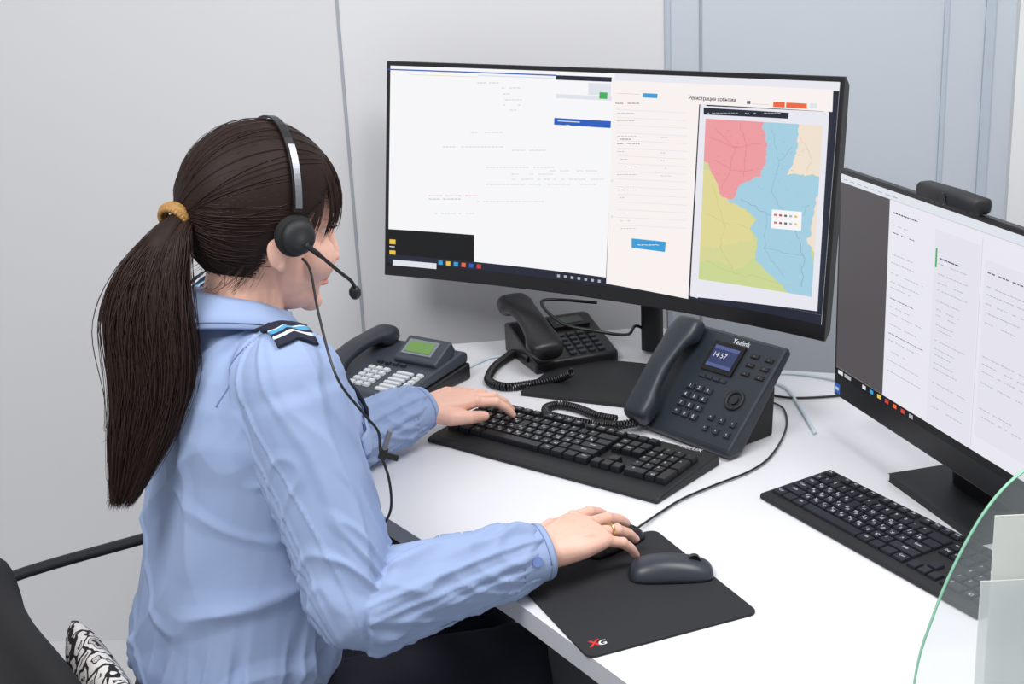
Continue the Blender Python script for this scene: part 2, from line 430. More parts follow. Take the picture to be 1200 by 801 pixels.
for q, mi in enumerate([CYA, SYE, CYA, ORG, BLU, SRD]):
    (cx, cz) = conv1(tx+q*9, 318); it.append(('L', cx-.005, z0+.004, cx+.004, z0+.012, mi, 4))
for q in range(7):
    (cx, cz) = conv1(655+q*8, 326); it.append(('L', cx-.003, z0+.005, cx+.003, z0+.010, GTX, 4))
ax0 = conv1(716, 200)[0]
it.append(('L', ax0, z0+.016, x1_, z1, NVY, 2))
it.append(('L', ax0, conv1(716, 95)[1], x1_, z1, LAV, 3))
it += [('P', [(718, 94), (977, 105), (976, 131), (718, 117)], WRM, 4),
       ('P', [(719, 117), (820, 122), (807, 350), (711, 332)], WRM, 4),
       ('P', [(824, 124), (972, 131), (958, 364), (811, 347)], LAV, 4),
       ('R', 754, 109, 771, 115, CYA, 5), ('R', 724, 109, 750, 110.6, GTX, 5), ('R', 907, 119, 920, 126, ORG, 5), ('R', 922, 120, 946, 127.5, ORG, 5), ('R', 876, 118, 880, 122, DTX, 5), ('R', 882, 121.5, 902, 123, GTX, 5),
       ('R', 950, 121, 958, 127, PAL, 5), ('T', 'Регистрация события', 835, 116, .0092, HDG, 6), ('T', 'Регистрация события', 835.35, 116, .0092, HDG, 7),
       ('P', [(826, 126), (926, 132), (925, 139), (826, 134)], NVY, 13)]
dashes(830, 922, 132.5, GTX, 1.0, .6, 14); dashes(722, 750, 121, DTX, 1.1, .9, 6); dashes(727, 740, 163, DTX, 1.1, .9, 6); dashes(724, 752, 168, DTX, 1.1, .9, 6)
for y in range(128, 272, 9):
    it.append(('P', [(724, y), (806, y+4), (806, y+4.6), (724, y+.6)], PAL, 5))
    if rnd.random() < .6: dashes(724, 724+rnd.uniform(8, 24), y+4.5, GTX, .9, .8, 6)
    if rnd.random() < .4: dashes(775, 775+rnd.uniform(6, 20), y+6, GTX, .9, .8, 6)
it += [('P', [(741, 279), (781, 283), (780, 295), (741, 290)], CYA, 6), ('R', 717, 210, 719, 213, PAL, 6), ('R', 717, 252, 719, 255, PAL, 6)]
dashes(748, 774, 286.7, WHT, 1.2, .9, 7)
# map with irregular borders: every point is warped by the same smooth noise, so neighbours share a border
def warp(p):
    x, y = p; k = V((x*.11, y*.11, 3.1)); k2 = V((x*.33, y*.33, 9.7))
    return (x + 3.2*noise.noise(k) + 1.6*noise.noise(k2), y + 3.2*noise.noise(k+V((7, 3, 1))) + 1.6*noise.noise(k2+V((7, 3, 1))))
def rough(pts):
    out = []
    for (a, c), (d, e) in zip(pts, pts[1:]+pts[:1]):
        n = max(1, int(math.hypot(d-a, e-c)/1.6))
        for k in range(n):
            x, y = warp((a+(d-a)*k/n, c+(e-c)*k/n)); out.append((min(x, 969.5-(y-140)*.068), y))
    return out
it += [('P', [(828, 137), (968, 146), (953, 349), (818, 327)], GRN, 6),
       ('P', rough([(825, 134), (895, 138), (900, 180), (893, 206), (870, 216), (858, 233), (843, 227), (833, 197), (823, 182)]), PNK, 7),
       ('P', rough([(895, 138), (937, 141), (934, 185), (922, 204), (970, 207), (968, 245), (950, 280), (957, 352), (933, 350), (905, 322), (885, 303), (890, 282), (880, 266), (890, 256), (880, 248), (850, 234), (858, 233), (870, 216), (893, 206), (900, 180)]), MBL, 8),
       ('P', rough([(937, 141), (972, 144), (968, 206), (922, 204), (934, 185)]), CRM, 9), ('P', rough([(970, 208), (960, 302), (947, 285), (953, 262), (957, 235)]), CRM, 9),
       ('P', rough([(821, 196), (834, 200), (846, 227), (878, 249), (889, 257), (879, 267), (885, 280), (860, 285), (828, 290), (815, 286)]), YEL, 7),
       ('P', rough([(815, 286), (828, 290), (860, 285), (885, 280), (889, 284), (884, 303), (868, 315), (840, 306), (815, 306)]), LIM, 7)]
# page margins round the map
it += [('P', [(822, 122), (829, 122), (819, 349), (810, 346)], LAV, 12), ('P', [(966.5, 130), (973, 131), (959, 364), (951.5, 362)], LAV, 12), ('P', [(824, 124), (973, 131), (972, 147.5), (823, 138.5)], LAV, 12), ('P', [(812, 325.5), (958, 348.5), (958, 364), (811, 347)], LAV, 12)]
def road(pts, mi=LIN, w=.18, ly=10):
    Q = []
    for (a, c), (d, e) in zip(pts[:-1], pts[1:]):
        n = max(1, int(math.hypot(d-a, e-c)/4))
        Q += [warp((a+(d-a)*k/n, c+(e-c)*k/n)) for k in range(n)]
    Q.append(warp(pts[-1]))
    for (a, c), (d, e) in zip(Q[:-1], Q[1:]):
        n = V((-(e-c), d-a))
        if n.length < .01: continue
        n = n.normalized()*w
        it.append(('P', [(a+n[0], c+n[1]), (d+n[0], e+n[1]), (d-n[0], e-n[1]), (a-n[0], c-n[1])], mi, ly))
road([(840, 150), (862, 172), (858, 200), (846, 222)], PLN); road([(862, 172), (892, 168)], PLN); road([(838, 185), (858, 200), (884, 198)], PLN); road([(868, 146), (876, 170), (872, 205)], PLN); road([(832, 160), (862, 172)], PLN)
road([(868, 232), (900, 250), (930, 262), (944, 300), (940, 335)], LIN, .28); road([(905, 150), (915, 190), (905, 225), (930, 262)]); road([(900, 250), (896, 290), (920, 325)]); road([(930, 262), (950, 240)]); road([(915, 190), (930, 172)]); road([(896, 290), (944, 300)])
road([(830, 250), (850, 262), (876, 266)], TLN); road([(850, 262), (845, 290), (862, 320)], TLN); road([(940, 160), (952, 185), (946, 200)], TLN); road([(930, 335), (890, 325), (862, 320)], TLN); road([(836, 215), (850, 262)], TLN); road([(828, 305), (862, 320)], TLN)
for q in range(110):
    a = rnd.uniform(832, 945); c = rnd.uniform(150, 322); w = rnd.uniform(1.5, 4.5); it.append(('R', a, c, a+w, c+.55, LIN if a > 880 else PLN if c < 215 else TLN, 11))
it += [('P', [(906, 245), (941, 248), (940, 270), (905, 267)], WHT, 12)]
for q in range(10):
    cx = 910+(q % 5)*6; cy = 251.5+(q//5)*9+(q % 5)*.5; it.append(('R', cx-1.5, cy-1.5, cx+1.5, cy+1.5, [ORG, SRD, DTX, GTX, SYE][q % 5], 13))
screen_part('screen', mon1, it, E, conv1, MP1, curve1, xs1[1:-1])
b = MB(); b.loft([sring(pole1+V((0, 0, z)), u1, n1, .022, .012, 20, 3) for z in (.006, .15, .33)], 0); b.build('stand_pole', M_blackm, mon1)
cb = MP1 @ V((0, SAG+.024, .19)); b = MB(); b.tube([pole1+V((0, 0, .28)), cb], [.022, .03], 14); b.build('stand_arm', M_blackm, mon1)
bu = V((.2, -.098, 0)).normalized(); bv_ = V((-bu.y, bu.x, 0)); bc = V((.01, 2.297, DK))
b = MB(); pl = [bc, bc+bu*.25, bc+bu*.25+bv_*.218, bc+bv_*.218]
b.prism([(p.x, p.y) for p in pl], DK, DK+.007); b.build('base_plate', M_blackm, mon1, bevel=.004)

# --- right monitor
W2, H2 = .61, .358
u2 = V((.25, -.968, 0)).normalized(); n2 = V((.968, .25, 0)).normalized(); O2 = V((.502, 2.017, .83))
MP2 = frame(O2, u2, n2, V((0, 0, 1))); zero = lambda x: 0.0
conv2 = make_conv(MP2, zero)
base2 = O2 + u2*.284 + n2*.085; base2.z = DK
mon2 = thing('monitor', 'flat black monitor at the right showing a white page beside a dark side strip', 'monitor', base2, 0, 'monitors on the desk')
b = MB(); b.box((W2/2, .006, H2/2), (W2, .012, H2), 0, MP2); b.build('bezel', M_black, mon2, bevel=.002)
b = MB(); b.loft([[(W2/2+sx*w, y, H2/2+sz*h) for sx, sz in ((-1, -1), (1, -1), (1, 1), (-1, 1))] for w, h, y in ((W2/2-.02, H2/2-.02, .012), (W2/2-.04, H2/2-.05, .034), (.1, .1, .042))], 0, False, MP2); b.build('rear_shell', M_blackm, mon2, bevel=.004)
it = []
sx0, sx1, sz0, sz1 = .007, W2-.007, .036, H2-.007
it.append(('L', sx0, sz0, sx1, sz1, LAV, 0))
xs_ = conv2(1041, 300)[0]
it += [('L', sx0, sz0+.012, xs_, sz1-.012, DSK, 1), ('L', sx0, sz1-.012, sx1, sz1, PAL, 2), ('L', sx0, sz0, sx1, sz0+.012, BLK, 2), ('L', sx0, sz1-.0124, sx1, sz1-.0118, GTX, 3),
       ('L', xs_+.004, sz0+.012, xs_+.0045, sz1-.014, PAL, 3),
       ('L', xs_+.118, .05, xs_+.222, sz1-.03, LVN, 1), ('L', xs_+.232, .07, xs_+.42, sz1-.045, LVN, 1)]
for q in range(8): it.append(('L', .015+q*.02, sz1-.008, .027+q*.02, sz1-.0065, GTX, 3))
for q, mi in enumerate([PAL, CYA, SYE, SRD, ORG, SRD, GTX]): it.append(('L', .09+q*.022, sz0+.003, .10+q*.022, sz0+.009, mi, 3))
it += [('L', .015, sz0+.003, .03, sz0+.009, PAL, 3), ('L', .035, sz0+.003, .055, sz0+.009, GTX, 3)]
zt = sz1-.03
def row(x0, x1, z, mi=GTX, h=.0011, gap=.85):
    x = x0
    while x < x1:
        w = rnd.uniform(.003, .008)
        if rnd.random() < gap: it.append(('L', x, z, min(x+w, x1), z+h, mi, 4))
        x += w+.0015
row(xs_+.012, xs_+.075, zt, HDG, .0018, 1); row(xs_+.012, xs_+.06, zt-.017); row(xs_+.012, xs_+.07, zt-.028, DTX, .0013)
for z in (.262, .25, .235, .222, .214, .198, .186, .176, .16, .146, .136, .12, .106, .09): row(xs_+.012, xs_+rnd.uniform(.06, .105), z, DTX if rnd.random() < .25 else GTX)
it.append(('L', xs_+.122, .270, xs_+.126, .296, SGR, 4)); row(xs_+.132, xs_+.178, .283, HDG, .0017, 1)
for z in (.276, .262, .25, .24): row(xs_+.130, xs_+.2, z)
for z in (.225, .213, .205, .192, .185, .17, .158, .15, .138, .13, .11, .09, .075): row(xs_+.13, xs_+rnd.uniform(.16, .21), z)
it.append(('L', xs_+.225, sz0+.015, xs_+.226, sz1-.02, SHD, 3)); row(xs_+.24, xs_+.34, .29, DTX, .0017)
for z in (.272, .262, .25, .238, .225, .18, .17, .16, .145, .11, .10): row(xs_+.24, xs_+rnd.uniform(.3, .4), z)
screen_part('screen', mon2, it, E, conv2, MP2, zero, [])
b = MB(); b.box((.012, -.0004, .013), (.016, .0008, .016), 0, MP2); b.box((.012, -.001, .013), (.010, .0008, .004), 1, MP2); b.build('energy_sticker', [mat('sticker_blue', (40, 110, 200), .4), M_white], mon2)
b = MB(); b.loft([sring(MP2 @ V((.284, y, z)), u2, n2, w, .02, 20, 4) for y, z, w in ((.085, -.07, .06), (.075, 0, .05), (.06, .15, .05))], 0); b.build('stand_neck', M_blackm, mon2)
b = MB(); b.prism([(.17, .0), (.40, .0), (.40, .17), (.17, .17)], -.08, -.068, 0, MP2); b.build('stand_base', M_blackm, mon2, bevel=.006, seg=3)
xw = conv2(1118, 232)[0]; wloc = MP2 @ V((xw, .006, H2))
wc = thing('webcam', 'black bar webcam clipped on top of the right monitor', 'webcam', wloc)
WMt = MP2 @ Matrix.Translation(V((xw, 0, H2)))
b = MB(); b.loft([sring((x, -.002, .0120), (0, 1, 0), (0, 0, 1), r*1.3, r, 20, 3.6) for x, r in ((-.068, .007), (-.065, .0105), (0, .0115), (.065, .0105), (.068, .007))], 0, True, WMt); b.build('body', M_blackm, wc)
b = MB(); b.cyl((0, 0, 0), .008, .004, 24, 0, WMt @ Matrix.Translation(V((0, -.0145, .012))) @ Matrix.Rotation(rad(90), 4, 'X')); b.build('lens', M_gloss, wc)
b = MB(); b.box((0, .018, .001), (.03, .03, .002), 0, WMt); b.box((0, .016, -.015), (.03, .003, .03), 0, WMt); b.build('clip', M_black, wc)

# ------------------------------------------------------------------ keyboards
def place(me, name, parent, M):
    o = bpy.data.objects.new(name, me); COL.objects.link(o); o.parent = parent
    o.matrix_local = ROOTM[parent.name].inverted() @ M; ROOTM[o.name] = ROOTM[parent.name]; return o
def key_mesh(w, d, h, mats, legend=None, ins=.0016, ls=.0065, both=False):
    b = MB(); r = lambda x, y, z: [(-x, -y, z), (x, -y, z), (x, y, z), (-x, y, z)]
    b.loft([r(w/2, d/2, 0), r(w/2-ins*.5, d/2-ins*.5, h*.75), r(w/2-ins, d/2-ins, h)], 0, False)
    if legend:
        if len(legend) > 1: b.text(legend, ls*.8, Matrix.Translation(V((0, d*.08, h+.0002))), 1)
        elif both:
            b.text(legend, ls, Matrix.Translation(V((-w*.18, d*.16, h+.0002))), 1)
            if legend in CYR: b.text(CYR[legend], ls*.95, Matrix.Translation(V((w*.16, -d*.14, h+.0002))), 1)
        else: b.text(legend, ls, Matrix.Translation(V((0, 0, h+.0002))), 1)
    return b.mesh('key', mats)
f_ = lambda a: [('F%d' % i, 1) for i in range(a, a+4)]
ROWS = [
 [('Esc', 1), None] + f_(1) + [.5] + f_(5) + [.5] + f_(9) + [.25, ('', 1), ('', 1), ('', 1)],
 [(c, 1) for c in "'1234567890-="] + [('', 2), .25, ('Ins', 1), ('', 1), ('', 1), .25, ('', 1), ('/', 1), ('*', 1), ('-', 1)],
 [('Tab', 1.5)] + [(c, 1) for c in 'QWERTYUIOP[]'] + [('', 1.5), .25, ('Del', 1), ('End', 1), ('', 1), .25, ('7', 1), ('8', 1), ('9', 1), ('+T', 1)],
 [('Caps', 1.75)] + [(c, 1) for c in "ASDFGHJKL;'"] + [('Enter', 2.25), 3.5, ('4', 1), ('5', 1), ('6', 1)],
 [('Shift', 2.25)] + [(c, 1) for c in 'ZXCVBNM,./'] + [('Shift', 2.75), 1.25, ('', 1), 1.25, ('1', 1), ('2', 1), ('3', 1), ('T', 1)],
 [('Ctrl', 1.25), ('', 1.25), ('Alt', 1.25), ('', 6.25), ('Alt', 1.25), ('', 1.25), ('', 1.25), ('Ctrl', 1.25), .25, ('', 1), ('', 1), ('', 1), .25, ('0', 2), ('.', 1)]]
def keyboard(root, M, un, x0, ytop, zb, kh, kmat, gapf, slope):
    for ri, rw in enumerate(ROWS):
        x = x0; y = ytop - un*(ri + (gapf if ri else 0) + .5)
        for k in rw:
            if k is None: x += un; continue
            if not isinstance(k, tuple): x += k*un; continue
            lg, w = k; tall = lg in ('+T', 'T'); lg = lg.replace('T', '') if tall else lg
            d = un*2 if tall else un; yy = y-un*.5 if tall else y
            g = .0018; small = ri == 0
            me = key_mesh(w*un-g, d*(.85 if small else 1)-g, kh, [kmat, M_leg], lg or None, .0016, .0068, True)
            place(me, 'key', root, M @ Matrix.Translation(V((x+w*un/2, yy, zb+slope*yy))) @ Matrix.Rotation(math.atan(slope), 4, 'X'))
            x += w*un
ku = V((.768, -.64, 0)).normalized(); kv = V((.64, .768, 0)).normalized(); ko = V((-.148, 2.095, DK))
K1 = frame(ko, ku, kv, V((0, 0, 1)))
kb1 = thing('keyboard', 'wide black keyboard with front lip under the left hand', 'keyboard', ko + ku*.225 + kv*.08, 0, 'keyboards on the desk')
b = MB(); prof = [(0, 0), (0, .006), (.012, .010), (.036, .012), (.165, .020), (.174, .018), (.175, 0)]
b.loft([[(x, y, z) for y, z in prof] for x in (0, .451)], 0, False, K1)
b.text('DELUX', .0125, K1 @ Matrix.Translation(V((.405, .1665, .0206))) @ Matrix.Rotation(math.atan(.062), 4, 'X'), 1)
b.build('case', [M_blackm, M_leg], kb1, bevel=.003)
keyboard(kb1, K1, .0190, .012, .157, .0105, .0095, M_key, .22, .06)
ku2 = V((.45, -.893, 0)).normalized(); kv2 = V((-ku2.y, ku2.x, 0)); ko2 = V((.347, 1.812, DK))
K2 = frame(ko2, ku2, kv2, V((0, 0, 1)))
kb2 = thing('keyboard', 'slim black keyboard in front of the right monitor with nobody typing on it', 'keyboard', ko2 + ku2*.21 + kv2*.065, 0, 'keyboards on the desk')
b = MB(); prof = [(0, 0), (0, .007), (.003, .009), (.128, .016), (.132, .014), (.132, 0)]
b.loft([[(x, y, z) for y, z in prof] for x in (0, .42)], 0, False, K2); b.build('case', M_blackm, kb2, bevel=.003)
keyboard(kb2, K2, .01795, .008, .126, .0085, .0045, M_keyb, .2, .057)

# ------------------------------------------------------------------ phones
HS = [(0, -.004, .014, .009), (.008, 0, .021, .016), (.034, .002, .024, .018), (.056, .011, .020, .011), (.1, .015, .018, .0105), (.144, .011, .020, .011), (.166, .002, .024, .018), (.192, 0, .021, .016), (.2, -.004, .014, .009)]
def handset(parent, M, mm, sc=1.0, wide=1.0):
    b = MB(); P = cr([V((s, z, w)) for s, z, w, t in HS], 4); T = cr([V((t, 0, 0)) for s, z, w, t in HS], 4)
    b.loft([sring((0, p[0]*sc, p[1]*sc), (1, 0, 0), (0, 0, 1), p[2]*sc*wide, t[0]*sc, 24, 3) for p, t in zip(P, T)], 0, True, M)
    return b.build('handset', mm, parent)
def coil(path, r, pitch, wire):
    P = cr(path, 14); Q = [P[0]]; step = pitch/8; acc = 0
    for a, c in zip(P[:-1], P[1:]):
        d = (c-a).length
        while acc + d >= step:
            f = (step-acc)/d; a = a + (c-a)*f; Q.append(a.copy()); d = (c-a).length; acc = 0
        acc += d
    out = []
    for i, p in enumerate(Q):
        t = (Q[min(i+1, len(Q)-1)]-Q[max(i-1, 0)]).normalized(); a = V((0, 0, 1)) if abs(t.z) < .9 else V((1, 0, 0)); nx = (a-t*a.dot(t)).normalized(); ny = t.cross(nx)
        out.append(p + nx*cos(i*2*pi/8)*r + ny*sin(i*2*pi/8)*r)
    b = MB(); b.tube(out, wire, 5); return b
def D(px, py, z=.004): return at(px, py, DK+z)
PHG = 'telephones on the desk'
# phone 1: grey office phone behind the left arm
c1 = V((-.222, 2.385, DK)); yw = rad(-36.1)
PM = Matrix.Translation(c1) @ Matrix.Rotation(yw, 4, 'Z')
ph = thing('desk_phone', 'grey office telephone with white buttons and a green display near the left sleeve', 'telephone', c1, yw, PHG)
def wedge(parent, M, x0, x1, prof, mm, name='body', bev=.005):
    b = MB(); b.loft([[(x, y, z) for y, z in prof] for x in (x0, x1)], 0, False, M); return b.build(name, mm, parent, bevel=bev, seg=3)
wedge(ph, PM, -.10, .105, [(-.10, 0), (-.10, .010), (.10, .032), (.10, 0)], M_black, 'base')
wedge(ph, PM, -.10, .10, [(-.105, .010), (-.105, .024), (.085, .056), (.1, .05), (.1, .032)], M_grey, 'body')
sl = math.atan2(.032, .19)
FM = PM @ Matrix.Translation(V((0, -.105, .024))) @ Matrix.Rotation(sl, 4, 'X')
handset(ph, PM @ Matrix.Translation(V((-.074, -.112, .037))) @ Matrix.Rotation(sl, 4, 'X'), M_greyd, 1.03, 1.1)
LM = FM @ Matrix.Translation(V((.045, .150, .002))) @ Matrix.Rotation(rad(20), 4, 'X')
b = MB(); b.box((0, 0, .006), (.10, .062, .026), 0, LM); b.build('display_housing', M_grey, ph, bevel=.005, seg=3)
b = MB(); b.box((-.004, .002, .0195), (.070, .036, .002), 0, LM); b.box((-.004, .002, .021), (.058, .026, .001), 1, LM); b.build('display', [M_lcdf, M_lcdg], ph)
wk = key_mesh(.0125, .0095, .005, [M_wkey, M_greyd], None, .001); wl = key_mesh(.036, .008, .004, [M_wkey, M_greyd], None, .001); wd = key_mesh(.012, .007, .005, [M_greyd, M_greyd], None, .001)
for i in range(3):
    for j in range(5): place(wk, 'button', ph, FM @ Matrix.Translation(V((-.026+i*.0175, .022+j*.0145, .0005))))
for j in range(6): place(wl, 'button', ph, FM @ Matrix.Translation(V((.052, .018+j*.0125, .0005))))
for j in range(6): place(wk, 'button', ph, FM @ Matrix.Translation(V((.086, .018+j*.0125, .0005))))
for j in range(4): place(wd, 'button', ph, FM @ Matrix.Translation(V((-.026+j*.018, .105, .0005))))

# phone 2: black phone behind the curved monitor's base
c2 = V((.088, 2.512, DK)); yw = rad(20); PM = Matrix.Translation(c2) @ Matrix.Rotation(yw, 4, 'Z')
ph = thing('desk_phone', 'black corded telephone with coiled cord under the curved monitor', 'telephone', c2, yw, PHG)
wedge(ph, PM, -.08, .09, [(-.085, 0), (-.085, .022), (.055, .062), (.08, .058), (.08, 0)], M_black, 'body')
sl = math.atan2(.040, .14); FM = PM @ Matrix.Translation(V((0, -.085, .022))) @ Matrix.Rotation(sl, 4, 'X')
handset(ph, PM @ Matrix.Translation(V((-.066, -.125, .052))) @ Matrix.Rotation(rad(15), 4, 'X'), M_black, 1.04, 1.35)
b = MB(); b.box((.035, .118, .003), (.075, .04, .008), 0, FM); b.box((.035, .118, .0075), (.055, .022, .001), 1, FM); b.build('display', [M_black, mat('lcd_dark', (70, 82, 72), .2)], ph, bevel=.001)
bk = key_mesh(.014, .009, .004, [M_greyd, M_leg], None, .001)
for i in range(4):
    for j in range(5): place(bk, 'button', ph, FM @ Matrix.Translation(V((.002+i*.0195, .015+j*.0155, .0003))))
coil([D(670, 436, .03), D(652, 444, .012), D(622, 450, .008), D(592, 453, .008), D(573, 446, .008), D(578, 432, .008), D(592, 420, .008), D(606, 412, .012), PM @ V((-.078, -.05, .02))], .0065, .0052, .0022).build('coiled_cord', M_black, ph)

# phone 3: large slate phone, front
x3 = V((.61, -.79, 0)).normalized(); yw = math.atan2(x3.y, x3.x); c3 = V((.190, 2.126, DK)); PM = Matrix.Translation(c3) @ Matrix.Rotation(yw, 4, 'Z')
ph = thing('desk_phone', 'large slate telephone with colour display, propped on a stand beside the wide keyboard', 'telephone', PM @ V((.12, .06, 0)), yw, PHG)
TY, TZ = .128, .152
wedge(ph, PM, .004, .224, [(0, .004), (-.004, .012), (.0, .020), (TY, TZ), (TY+.009, TZ+.001), (TY+.013, TZ-.010), (.03, .008)], M_slate, 'body', .004)
wedge(ph, PM, .05, .195, [(.055, 0), (.055, .028), (.122, .105), (.138, .08), (.133, 0)], M_blackm, 'stand', .004)
sl3 = math.atan2(TZ-.020, TY); FM = PM @ Matrix.Translation(V((0, 0, .020))) @ Matrix.Rotation(sl3, 4, 'X') @ Matrix.Scale(.965, 4)
handset(ph, FM @ Matrix.Translation(V((.036, -.012, .020))), M_slate, 1.03, 1.25)
b = MB(); b.box((.125, .146, .002), (.068, .056, .004), 0, FM); b.box((.125, .146, .0042), (.054, .040, .001), 1, FM)
b.box((.125, .1625, .0048), (.054, .006, .0006), 3, FM); b.box((.125, .129, .0048), (.054, .006, .0006), 3, FM)
b.text('14 57', .0135, FM @ Matrix.Translation(V((.117, .148, .0052))), 2)
b.build('display', [M_gloss, emat('lcd_blue', (52, 62, 108), .9), emat('lcd_white', (235, 238, 245), .9), emat('lcd_bar', (90, 104, 160), .8)], ph)
b = MB(); b.text('Yealink', .0128, FM @ Matrix.Translation(V((.142, .1812, .0009))), 0)
b.build('brand_lettering', M_leg, ph)
kk = [key_mesh(.016, .0112, .004, [M_greyd, M_leg], t, .001, .008) for t in '123456789*0']
sm = key_mesh(.013, .007, .003, [M_greyd, M_leg], None, .001); ks = key_mesh(.011, .011, .004, [M_greyd, M_leg], '+', .001, .006); kl = key_mesh(.017, .008, .003, [M_blackm, M_leg], '-', .001, .006)
for i in range(4): place(sm, 'button', ph, FM @ Matrix.Translation(V((.102+i*.0155, .107, .0003))))
for n in range(12):
    i, j = n % 3, n//3; place(kk[min(n, 10)], 'button', ph, FM @ Matrix.Translation(V((.092+i*.0198, .083-j*.0168, .0003))))
for j in range(3):
    place(kl, 'button', ph, FM @ Matrix.Translation(V((.182, .165-j*.017, .0003)))); place(kl, 'button', ph, FM @ Matrix.Translation(V((.213, .165-j*.017, .0003))))
for i in range(3):
    for j in range(2): place(ks, 'button', ph, FM @ Matrix.Translation(V((.165+i*.024, .042-j*.02, .0003))))
b = MB(); b.torus(.0155, .0035, 28, 8, 0, FM @ Matrix.Translation(V((.19, .082, .001)))); b.cyl((0, 0, 0), .008, .004, 20, 0, FM @ Matrix.Translation(V((.19, .082, 0)))); b.build('navigation_ring', M_blackm, ph)
coil([FM @ V((.036, -.012, .012)), D(726, 498, .012), D(710, 497, .008), D(690, 496, .008), D(664, 491, .008), D(644, 486, .008), D(640, 478, .008), D(655, 474, .008), D(676, 478, .008), D(700, 487, .008), D(722, 491, .01)], .006, .0052, .0022).build('coiled_cord', M_black, ph)

# ------------------------------------------------------------------ loose cables
def cable(name, pts, r, mm, label):
    P = cr(pts, 8); b = MB(); b.tube(P, r, 8); o = b.build(name, mm, loc=P[0]); return tag(o, label, 'cable', 'loose cables on the desk')
cable('cable', [D(905, 437, .003), D(935, 438, .003), D(975, 444, .004), D(1000, 452, .004)], .0026, M_cabw, 'thin white cable crossing the desk behind the slate telephone')
cable('cable', [D(903, 447, .0035), D(922, 455, .0035), D(938, 478, .0035), D(955, 507, .0035)], .003, M_cabw, 'pale blue-white cable running forward beside the right monitor')
cable('cable', [D(900, 462, .0032), D(930, 466, .0032), D(975, 464, .0032), D(1010, 460, .0032)], .0022, M_black, 'black cable running to the right monitor behind the slate telephone')
cable('cable', [D(550, 430, .003), D(575, 419, .003), D(600, 416, .003), D(612, 410, .003)], .0026, M_cabw, 'white cable lying between the two rear telephones')
cable('cable', [MP1 @ V((-.05, .135, -.02)), dep(636, 352, 2.56), dep(658, 378, 2.52), dep(700, 388, 2.50), dep(735, 392, 2.52), pole1+V((-.03, -.01, .06)), pole1+V((.02, .05, .01))], .003, M_black, 'black cable drooping from the curved monitor over the rear telephone')

# ------------------------------------------------------------------ mouse pad and mice
pc = V((.071, 1.391, DK)); e1 = V((.926, .376, 0)).normalized(); e2 = V((-e1.y, e1.x, 0)); PD = frame(pc, e1, e2, V((0, 0, 1)))
def rrect(w, d, r, n=6):
    out = []
    for cx, cy, a0 in ((w-r, r, -90), (w-r, d-r, 0), (r, d-r, 90), (r, r, 180)):
        for k in range(n+1):
            a = rad(a0+90*k/n); out.append((cx+r*cos(a), cy+r*sin(a)))
    return out
b = MB(); b.prism(rrect(.230, .262, .012), 0, .003, 0, PD)
SHX = Matrix(((1, .25, 0, 0), (0, 1, 0, 0), (0, 0, 1, 0), (0, 0, 0, 1)))
for k in range(3):
    b.text('X', .020, PD @ Matrix.Translation(V((.019+k*.0008, .0245, .0033+k*.0001))) @ SHX, 1)
    b.text('G', .0145, PD @ Matrix.Translation(V((.0285+k*.0006, .0215, .0036+k*.0001))) @ SHX, 2)
b.build('mouse_pad', [M_pad, M_red, M_leg], loc=pc + e1*.115 + e2*.13)
tag(bpy.data.objects['mouse_pad'], 'dark grey cloth mouse pad with red and white corner logo', 'mouse pad')
def mouse(name, c, ang, label, L=.108, Wd=.062, Hh=.037, mm=None, wired=None):
    M = Matrix.Translation(c) @ Matrix.Rotation(ang, 4, 'Z'); r = thing(name, label, 'mouse', c, ang, 'computer mice on the pad')
    b = MB(); n = 18; rings = []
    for i in range(n+1):
        t = i/n; x = -L/2 + L*(1-cos(pi*t))/2; e = max(sin(pi*t), .03)
        w = Wd/2*e**.42*(1-.10*sin(pi*t)**4); h = Hh*(e**.62)*(1.0-.30*t)
        rings.append([V((x, 0, 0)) + V((0, w*math.copysign(abs(cos(a))**.75, cos(a)), max(h*sin(a), 0) if a <= pi else 0)) for a in [2*pi*j/28 for j in range(28)]])
    b.loft(rings, 0, True, M); b.build('shell', mm or M_mouse, r)
    b = MB()
    b.tube([(L*.08+L*.40*k/8, 0, Hh*(max(sin(pi*(.5+.08+.36*k/8)), .03)**.62)*(1-.30*(.58+.36*k/8))+.0002) for k in range(8)], .0007, 6, 0, M); b.build('button_gap', M_gloss, r)
    b = MB(); b.cyl((0, 0, -.0035), .009, .007, 20, 0, M @ Matrix.Translation(V((L*.27, 0, Hh*.60))) @ Matrix.Rotation(rad(90), 4, 'X')); b.build('scroll_wheel', M_gloss, r)
    if wired:
        b = MB(); b.tube(cr([M @ V((L*.48, 0, .006))]+wired, 8), .0018, 8); b.build('cable', M_black, r)
    return r
mouse('computer_mouse', V((.191, 1.585, DK+.003)), rad(-2), 'dark grey cordless mouse lying free on the mouse pad', .108, .060, .031)
mouse('computer_mouse', V((.121, 1.680, DK+.003)), rad(40), 'black wired mouse held under the right hand', .100, .058, .029, M_black,
      [D(774, 600), D(800, 584), D(835, 569), D(880, 551), D(905, 532), D(921, 502), D(919, 480), D(905, 471)])

